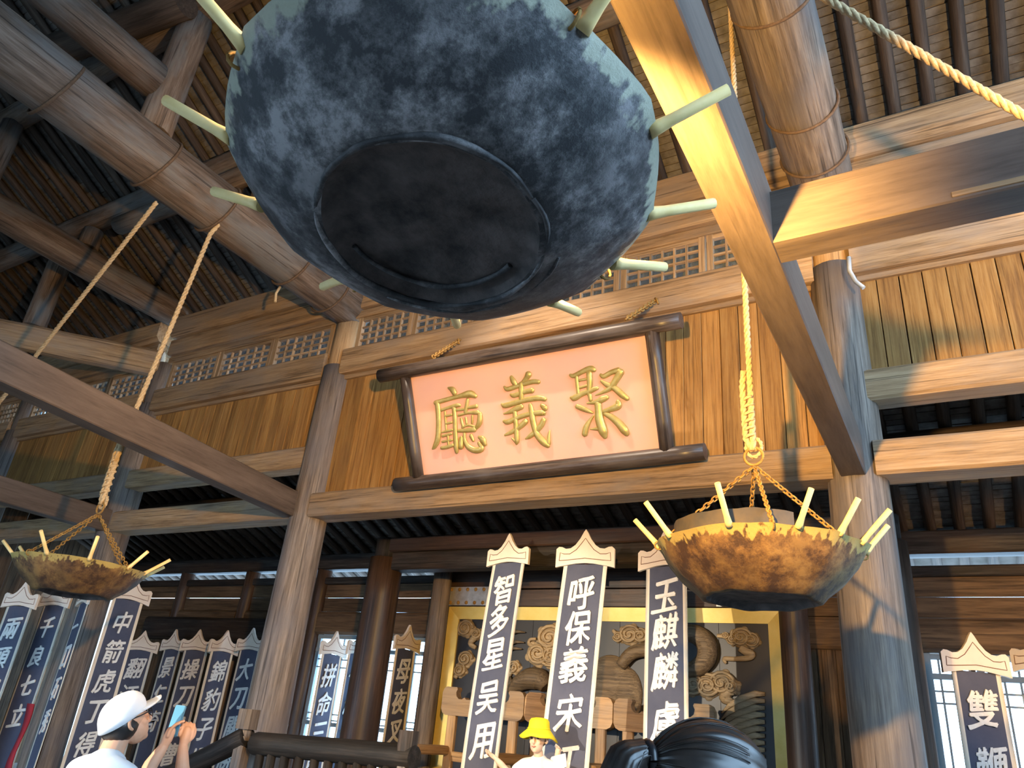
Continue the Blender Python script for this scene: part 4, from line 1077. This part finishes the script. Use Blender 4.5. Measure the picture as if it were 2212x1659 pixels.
def hand(w, d, n, side, curl=.6, s=1.0, spread=.0205):
    """palm and five fingers: wrist w, pointing along d, palm normal n; fingers bend towards n"""
    w = Vector(w); d = Vector(d).normalized(); n = Vector(n); n = (n - d*n.dot(d)).normalized(); x = d.cross(n)*side
    sh = [('t', [w, w + d*.035*s, w + d*.075*s], [.021*s, .027*s, .024*s])]
    for k, (off, ln) in enumerate(((-1.5, .062), (-.5, .072), (.5, .068), (1.5, .053))):
        b = w + d*.08*s + x*off*spread*s; p = [b - d*.03*s, b]; dd = d.copy(); l = ln*s
        for j in range(3):
            dd = (dd*math.cos(curl) + n*math.sin(curl)).normalized() if j else (dd*math.cos(curl*.6) + n*math.sin(curl*.6)).normalized()
            p.append(p[-1] + dd*l*(.45, .32, .23)[j]); 
            nn = n - dd*n.dot(dd); n_ = nn.normalized() if nn.length > .1 else -d; 
        sh.append(('t', p, [.009*s, .0088*s, .0084*s, .008*s, .007*s]))
    b = w + d*.03*s - x*.02*s
    sh.append(('t', [b, b - x*.018*s + d*.022*s + n*.008*s, b - x*.022*s + d*.05*s + n*.02*s, b - x*.016*s + d*.07*s + n*.03*s], [.013*s, .0115*s, .0105*s, .009*s]))
    return sh
def head_shapes(c, s=1.0, fw=(0,1,0), upv=(0,0,1)):
    """skull, jaw, nose, chin, brow and cheeks; returns shapes and a local->body mapper"""
    c = Vector(c); f = Vector(fw).normalized(); u = Vector(upv); u = (u - f*u.dot(f)).normalized(); r = f.cross(u)
    mp = lambda x, y, z: c + (r*x + f*y + u*z)*s
    Mx = Matrix((r, f, u)).transposed()
    sh = [('b', mp(0,-.012,.025), (.077*s,.098*s,.092*s), Mx), ('b', mp(0,.03,-.045), (.058*s,.062*s,.068*s), Mx), ('b', mp(0,.062,-.088), (.024*s,.022*s,.02*s), Mx),
          ('t', [mp(0,.088,.012), mp(0,.103,-.018), mp(0,.096,-.03)], [.009*s,.013*s,.012*s]), ('b', mp(.032,.062,-.022), (.024*s,.022*s,.022*s), Mx), ('b', mp(-.032,.062,-.022), (.024*s,.022*s,.022*s), Mx),
          ('b', mp(0,.078,.035), (.05*s,.014*s,.012*s), Mx)]
    for sx in (-1, 1):
        sh += [('t', [mp(sx*.077,-.008,.018), mp(sx*.085,-.018,.012), mp(sx*.085,-.018,-.012), mp(sx*.077,-.006,-.028)], [.008*s,.009*s,.008*s,.007*s])]
    return sh, mp, Mx

# ---- man with white cap taking a picture
Mm = frame((-3.56, 2.46, 0), (-.08, 1)) @ Matrix.Scale(.965, 4)
MI = Mm.inverted()
man = thing('person', 'man in white cap and white shirt holding up a phone', 'person', M=Mm)
hc = MI @ atQ(274, 1560, 3.6); hf = Vector((.30, .86, .44))
hs, mp, Mx = head_shapes(hc, 1.04, hf)
wl_, wr_ = MI @ atQ(354, 1612, 3.74), MI @ atQ(395, 1612, 3.80)
el_, er_ = MI @ atQ(298, 1692, 3.62), MI @ atQ(392, 1706, 3.68)
ph_c = MI @ atQ(381, 1557, 3.83)
sh = hs + [('t', [(0,-.03,1.33), hc + Vector((-.005,-.03,-.10)), hc + Vector((0,-.015,-.04))], [.062,.056,.054]),
  ('t', [(0,0,.92), (0,0,1.08), (0,-.01,1.22), (0,-.02,1.33)], [.13,.125,.14,.1], .72, (0,1,0)),
  ('t', [(-.17,-.02,1.33), (0,-.025,1.355), (.17,-.02,1.33)], [.058,.07,.058]),
  ('t', [(.175,-.02,1.33), (.2,.06,1.22), er_, er_.lerp(wr_, .5), wr_], [.052,.045,.042,.036,.024]),
  ('t', [(-.175,-.02,1.33), (-.2,.05,1.22), el_, el_.lerp(wl_, .5), wl_], [.052,.045,.042,.036,.024]),
  ('t', [(.085,0,.92), (.095,.02,.5), (.1,-.02,.09)], [.088,.056,.04]), ('t', [(-.085,0,.92), (-.095,.02,.5), (-.1,-.02,.09)], [.088,.056,.04]),
  ('t', [(.1,-.03,.04), (.115,.13,.035)], [.036,.032]), ('t', [(-.1,-.03,.04), (-.115,.13,.035)], [.036,.032])]
sh += hand(wr_, (-.10,.12,.98), (-.8,.6,0), 1, .85, 1.0); sh += hand(wl_, (.14,.15,.97), (.75,.6,0), -1, .5, 1.0)
fuse('body', sh, M_SKIN, man, Mm, .0042, 2)
fuse('shirt', [('t', [(0,0,.86), (0,0,1.08), (0,-.01,1.22), (0,-.02,1.345)], [.155,.145,.158,.115], .76, (0,1,0)), ('t', [(-.17,-.02,1.335), (0,-.03,1.36), (.17,-.02,1.335)], [.068,.082,.068]),
  ('t', [(.175,-.02,1.332), (.195,.04,1.26), (.2,.06,1.22)], [.066,.064,.066]), ('t', [(-.175,-.02,1.332), (-.195,.03,1.26), (-.2,.05,1.22)], [.066,.064,.066])], M_WHITE, man, Mm, .010, 4)
fuse('trousers', [('t', [(0,0,.95), (0,0,.86)], [.135,.135], .8, (0,1,0)), ('t', [(.085,0,.9), (.095,.02,.5), (.1,-.02,.1)], [.1,.072,.06]), ('t', [(-.085,0,.9), (-.095,.02,.5), (-.1,-.02,.1)], [.1,.072,.06])], M_TROU, man, Mm, .012, 4)
for sx in (-1, 1): build(MB().tube([(sx*.1,-.075,.04), (sx*.102,-.02,.05), (sx*.112,.08,.045), (sx*.117,.165,.03)], [.03,.046,.044,.026], 12), 'shoe', M_SHOE, man, Mm)
build(MB().ball(mp(0,-.03,-.004), (.082*1.06,.088*1.06,.078*1.06), 20, 12, M=Mx), 'hair', M_HAIR, man, Mm)
# cap: crown panels, bill, button
cap = MB(); rings = []
for i in range(9):
    ph = math.pi/2*i/8; rings.append([mp(.091*math.cos(ph)**.85*math.cos(a), -.014 + .112*math.cos(ph)**.85*math.sin(a), .042 + .022*math.sin(a)*math.cos(ph) + .094*math.sin(ph)) for a in [2*math.pi*k/28 for k in range(28)]])
rings.insert(0, [mp(.092*math.cos(a), -.015 + .113*math.sin(a), .018 + .030*math.sin(a)) for a in [2*math.pi*k/28 for k in range(28)]])
cap.loft(rings, 0, True, True)
cp = build(cap, 'cap', M_WHITE, man, Mm)
bl = MB(); top_, bot_ = [], []
for i in range(5):
    rw_t = []; rw_b = []
    for k in range(13):
        a = math.pi*(.14 + .72*k/12); e = i/4
        x = math.cos(a)*(.092 + .004*e)*(1 - .12*e); y = -.014 + math.sin(a)*.110 + e*.078*math.sin(math.pi*k/12)**.5
        z = .022 + .030*math.sin(a) - .014*abs(math.cos(a))*e + .012*e
        rw_t.append(mp(x, y, z + .004)); rw_b.append(mp(x, y, z - .003))
    top_.append(rw_t); bot_.append(rw_b)
bl.loft(top_ + bot_[::-1] + [top_[0]], 0, True, False, closed=False)
build(bl, 'cap_bill', M_WHITE, cp, Mm)
build(MB().ball(mp(0,-.012,.122), .009, 8, 6), 'cap_button', M_WHITE, cp, Mm)
gl = MB()
for sx in (-1, 1):
    gl.tube([mp(sx*.084,-.012,.02), mp(sx*.08,.05,.022), mp(sx*.066,.095,.022)], .0028, 6)
    gl.tube([mp(sx*(.036 + .026*math.cos(a)), .106 - .006*abs(math.cos(a)), .012 + .019*math.sin(a)) for a in [2*math.pi*k/14 for k in range(15)]], .0025, 6, caps=False)
gl.tube([mp(-.01,.108,.016), mp(.01,.108,.016)], .0025, 6)
build(gl, 'glasses', M_BLK, man, Mm)
phn = thing('phone', 'phone in a blue case held up by the man in the white cap', 'phone', M=Mm @ Matrix.Translation(ph_c) @ Matrix.Rotation(R3(-6), 4, 'X'))
Mp = WM[phn.name]
def rbox(w_, d_, h_, r=.008):
    poly = []
    for cx, cz, a0 in ((w_/2-r, h_/2-r, 0), (-w_/2+r, h_/2-r, 90), (-w_/2+r, -h_/2+r, 180), (w_/2-r, -h_/2+r, 270)):
        for k in range(5): a = R3(a0 + k*22.5); poly.append((cx + r*math.cos(a), cz + r*math.sin(a)))
    return MB().slab(poly, Matrix.Rotation(R3(90), 4, 'X'), -d_/2, d_/2)
build(rbox(.074, .009, .155), 'case', M_PHONE, phn, Mp)
build(rbox(.068, .001, .148), 'screen', plain('phone_screen', (.07,.22,.36), .15, emit=.12), phn, Mp @ Matrix.Translation((0, -.0055, 0)))
build(rbox(.026, .004, .03, .006), 'camera_bump', M_BLK, phn, Mp @ Matrix.Translation((-.018, .006, .056)))

# ---- child with yellow bucket hat on the middle chair
Mc = frame((-2.975, 5.66, .975), (.12, -1))
kid = thing('person', 'small child in yellow bucket hat and white shirt standing in front of the armchairs', 'person', M=Mc)
kh, kp, Kx = head_shapes((0, .03, .625), .86, (.05, 1, -.02))
hl, hr = Vector((.30, .12, .46)), Vector((-.19, .12, .515))
sh = kh + [('t', [(0,-.01,.46), (0,.01,.54)], [.04,.036]), ('t', [(0,-.02,.06), (0,-.02,.22), (0,-.02,.38), (0,-.02,.46)], [.1,.1,.098,.07], .8, (0,1,0)), ('t', [(-.11,-.02,.44), (0,-.02,.46), (.11,-.02,.44)], [.036,.045,.036]),
  ('t', [(.12,-.02,.44), (.2,.04,.37), (.27,.1,.43), hl], [.034,.028,.025,.018]), ('t', [(-.12,-.02,.44), (-.2,.03,.36), (-.2,.09,.43), hr], [.034,.028,.025,.018]),
  ('t', [(.06,-.02,.06), (.065,0,-.2), (.07,-.02,-.44)], [.06,.042,.03]), ('t', [(-.06,-.02,.06), (-.065,0,-.2), (-.07,-.02,-.44)], [.06,.042,.03]),
  ('t', [(.07,-.02,-.455), (.075,.08,-.465)], [.028,.025]), ('t', [(-.07,-.02,-.455), (-.075,.08,-.465)], [.028,.025])]
sh += hand(hl, (.8,.1,.4), (.2,.3,1), 1, .25, .72); sh += hand(hr, (-.3,.3,.9), (.4,1,0), -1, .5, .72)
fuse('body', sh, M_SKIN2, kid, Mc, .005, 2)
fuse('shirt', [('t', [(0,-.02,.05), (0,-.02,.22), (0,-.02,.38), (0,-.02,.455)], [.118,.115,.112,.078], .84, (0,1,0)), ('t', [(-.11,-.02,.445), (0,-.02,.455), (.11,-.02,.445)], [.046,.054,.046]),
  ('t', [(.12,-.02,.442), (.165,.015,.40)], [.045,.044]), ('t', [(-.12,-.02,.442), (-.165,.01,.39)], [.045,.044])], M_WHITE, kid, Mc, .008, 3)
fuse('shorts', [('t', [(0,-.02,.07), (0,-.02,.1)], [.12,.11], .85, (0,1,0)), ('t', [(.06,-.02,.065), (.065,-.005,-.13)], [.072,.066]), ('t', [(-.06,-.02,.065), (-.065,-.005,-.13)], [.072,.066])], M_TROU, kid, Mc, .009, 3)
for sx in (-1, 1):
    build(MB().tube([(sx*.07,-.05,-.465), (sx*.075,.04,-.46), (sx*.078,.115,-.47)], [.03,.035,.024], 10), 'shoe', M_SHOE, kid, Mc)
    build(MB().ball(kp(sx*.03,.084,.01), (.011,.005,.006), 8, 6), 'eye', M_EYE, kid, Mc)
    build(MB().tube([kp(sx*.014,.093,.028), kp(sx*.032,.09,.034), kp(sx*.05,.078,.028)], .0028, 5), 'eyebrow', M_HAIR, kid, Mc)
build(MB().tube([kp(-.02,.088,-.055), kp(0,.095,-.06), kp(.02,.088,-.055)], [.003,.006,.003], 6), 'mouth', M_LIP, kid, Mc)
build(MB().ball(kp(0,-.022,.022), (.078*.87,.088*.87,.088*.87), 18, 10), 'hair', M_HAIR, kid, Mc)
ht = MB(); prof = [(.155,-.005),(.168,.0),(.13,.028),(.098,.05),(.094,.06),(.088,.115),(.072,.138),(.03,.147),(.004,.148)]
rings = []
for r_, z in prof:
    rg = []
    for k in range(36):
        a = 2*math.pi*k/36; wv = (math.sin(a*3 + .6)*.012 + math.sin(a*5)*.006)*max(0, (r_ - .1)/.06)
        drop = -.03*max(0, (r_ - .1)/.06)*(abs(math.cos(a)))
        rg.append(kp(r_*math.cos(a)*1.05, -.005 + r_*math.sin(a)*1.05, z + .034 + wv + drop))
    rings.append(rg)
ht.loft(rings, 0, True, False); ht.f.append([len(ht.v) - 36 + k for k in range(36)]); ht.m.append(0); ht.s.append(True)
hat = build(ht, 'bucket_hat', M_YEL, kid, Mc)
build(MB().tube([kp(.097*1.05*math.cos(a), -.005 + .097*1.05*math.sin(a), .09) for a in [2*math.pi*k/28 for k in range(29)]], .004, 6, caps=False), 'hat_band', M_YEL, hat, Mc)
# paper bag in the raised hand
pb = Mc @ hr; mb = MB().slab([(-.06,-.05),(.05,-.06),(.07,.03),(-.03,.05)], Matrix.Translation(pb + Vector((.07,-.1,-.02))) @ Matrix.Rotation(R3(80), 4, 'X') @ Matrix.Rotation(.5, 4, 'Z'), -.004, .004)
tag(build(mb, 'paper_card', plain('paper', (.62,.60,.58), .8)), 'pale paper held by the child in the yellow hat', 'paper')

# ---- woman with ponytail close to the viewer
wc = atQ(1522, 1712, 1.2)
fdir = (RX[0]*1.0 + Vector((-.48,.77,0))*.25); Mw = frame((wc.x, wc.y, 0), (fdir.x, fdir.y))
wom = thing('person', 'dark-haired person with a ponytail seen close up from behind', 'person', M=Mw)
hz = wc.z - .012
ws, wp, Wx = head_shapes((0, .015, hz), 1.0, (0, 1, .1))
sh = ws + [('t', [(0,-.03,hz-.2), (0,-.01,hz-.06)], [.05,.047]), ('t', [(0,-.02,.95), (0,-.02,1.12), (0,-.03,1.3), (0,-.03,hz-.2)], [.13,.105,.12,.08], .75, (0,1,0)), ('t', [(-.15,-.03,hz-.23), (0,-.03,hz-.2), (.15,-.03,hz-.23)], [.045,.055,.045]),
  ('t', [(.165,-.03,hz-.24), (.2,-.03,1.15), (.2,.03,.92)], [.043,.036,.026]), ('t', [(-.165,-.03,hz-.24), (-.2,-.03,1.15), (-.2,.03,.92)], [.043,.036,.026]),
  ('t', [(.09,0,.92), (.09,.01,.48), (.09,-.02,.08)], [.09,.052,.036]), ('t', [(-.09,0,.92), (-.09,.01,.48), (-.09,-.02,.08)], [.09,.052,.036]), ('t', [(.09,-.03,.035), (.1,.12,.03)], [.033,.028]), ('t', [(-.09,-.03,.035), (-.1,.12,.03)], [.033,.028])]
sh += hand((.2,.03,.92), (0,.15,-1), (-1,0,0), 1, .3, .9); sh += hand((-.2,.03,.92), (0,.15,-1), (1,0,0), -1, .3, .9)
fuse('body', sh, M_SKIN, wom, Mw, .009, 3)
fuse('shirt', [('t', [(0,-.02,.9), (0,-.02,1.12), (0,-.03,1.3), (0,-.03,hz-.21)], [.15,.125,.14,.095], .8, (0,1,0)), ('t', [(-.15,-.03,hz-.232), (0,-.03,hz-.21), (.15,-.03,hz-.232)], [.056,.066,.056]),
  ('t', [(.165,-.03,hz-.24), (.19,-.03,1.24)], [.055,.055]), ('t', [(-.165,-.03,hz-.24), (-.19,-.03,1.24)], [.055,.055])], M_SHIRT2, wom, Mw, .011, 4)
fuse('trousers', [('t', [(0,-.01,.96), (0,-.01,.86)], [.135,.14], .82, (0,1,0)), ('t', [(.09,0,.9), (.09,.01,.48), (.09,-.02,.1)], [.1,.066,.055]), ('t', [(-.09,0,.9), (-.09,.01,.48), (-.09,-.02,.1)], [.1,.066,.055])], M_TROU, wom, Mw, .012, 4)
for sx in (-1, 1): build(MB().tube([(sx*.09,-.07,.035), (sx*.09,-.02,.045), (sx*.1,.07,.04), (sx*.104,.15,.027)], [.028,.042,.04,.024], 12), 'shoe', M_SHOE, wom, Mw)
# hair: combed back towards the tie, strands run from the hairline to the pole
tie = Vector((0, -.088, .045)); ax = Vector((0, -1, .42)).normalized(); e1 = Vector((1,0,0)); e2 = ax.cross(e1)
hm = MB(); rings = []; nk = 120
for i in range(22):
    ph = math.pi*(.02 + .66*i/21); rg = []
    for k in range(nk):
        a = 2*math.pi*k/nk
        d = ax*math.cos(ph) + (e1*math.cos(a) + e2*math.sin(a))*math.sin(ph)
        g = noise.noise(Vector((math.cos(a)*9, math.sin(a)*9, ph*.7)))*.0035 + noise.noise(Vector((math.cos(a)*26, math.sin(a)*26, ph*.9)))*.0016
        p = Vector((d.x*(.089 + g), d.y*(.112 + g), d.z*(.106 + g)))
        rg.append(wp(p.x, p.y - .008, p.z + .016))
    rings.append(rg)
hm.loft(rings, 0, True, False)
hm.f.append([len(hm.v) - 22*nk + k for k in range(nk)][::-1]); hm.m.append(0); hm.s.append(True)
hair = build(hm, 'hair', M_HAIR, wom, Mw)
t0 = wp(0, -.108, .062)
build(MB().tube([t0 + Vector((.024*math.cos(a), -.002*math.sin(a), .024*math.sin(a))) for a in [2*math.pi*k/16 for k in range(17)]], .009, 8, caps=False), 'hair_tie', M_BLK, hair, Mw)
tl = MB(); path = [t0 + Vector((0,.02,-.005)), t0 + Vector((0,-.012,.004)), t0 + Vector((.005,-.034,-.006)), t0 + Vector((.008,-.048,-.04)), t0 + Vector((.01,-.05,-.12)), t0 + Vector((.01,-.045,-.22))]
rad = [.02,.026,.034,.036,.03,.01]; P = []; Rr = []
for i in range(len(path) - 1):
    for k in range(6): P.append(path[i].lerp(path[i+1], k/6)); Rr.append(rad[i] + (rad[i+1]-rad[i])*k/6)
rings = []
for i, p in enumerate(P):
    t_ = (P[min(i+1, len(P)-1)] - P[max(i-1,0)]).normalized(); u_ = Vector((1,0,0)); v_ = t_.cross(u_).normalized()
    rings.append([p + (u_*math.cos(a) + v_*math.sin(a))*(Rr[i]*(1 + .13*noise.noise(Vector((math.cos(a)*5, math.sin(a)*5, i*.03))) + .06*noise.noise(Vector((math.cos(a)*17, math.sin(a)*17, i*.05))))) for a in [2*math.pi*k/60 for k in range(60)]])
tl.loft(rings, 0, True, True)
build(tl, 'ponytail', M_HAIR, hair, Mw)
st = MB(); rnd = random.Random(3)
for k in range(60):
    a = rnd.uniform(0, 2*math.pi); pts = []
    for i in range(9):
        ph = math.pi*(.05 + rnd.uniform(.0,.004) + .5*i/8); d = ax*math.cos(ph) + (e1*math.cos(a) + e2*math.sin(a))*math.sin(ph); lf = .0012 + .002*abs(math.sin(i*.7 + k))
        pts.append(wp(d.x*(.089 + lf), d.y*(.112 + lf) - .008, d.z*(.106 + lf) + .016))
    st.tube(pts, .0007, 4)
for k in range(60):
    a = rnd.uniform(0, 2*math.pi); o_ = rnd.uniform(.7, 1.08); pts = []
    for i in range(2, len(P), 4):
        pts.append(P[i] + (Vector((1,0,0))*math.cos(a) + Vector((0,.6,.8))*math.sin(a))*Rr[i]*o_*(1 + .15*math.sin(k + i*.3)))
    st.tube(pts, .0007, 4)
build(st, 'loose_strands', M_HAIR, hair, Mw)
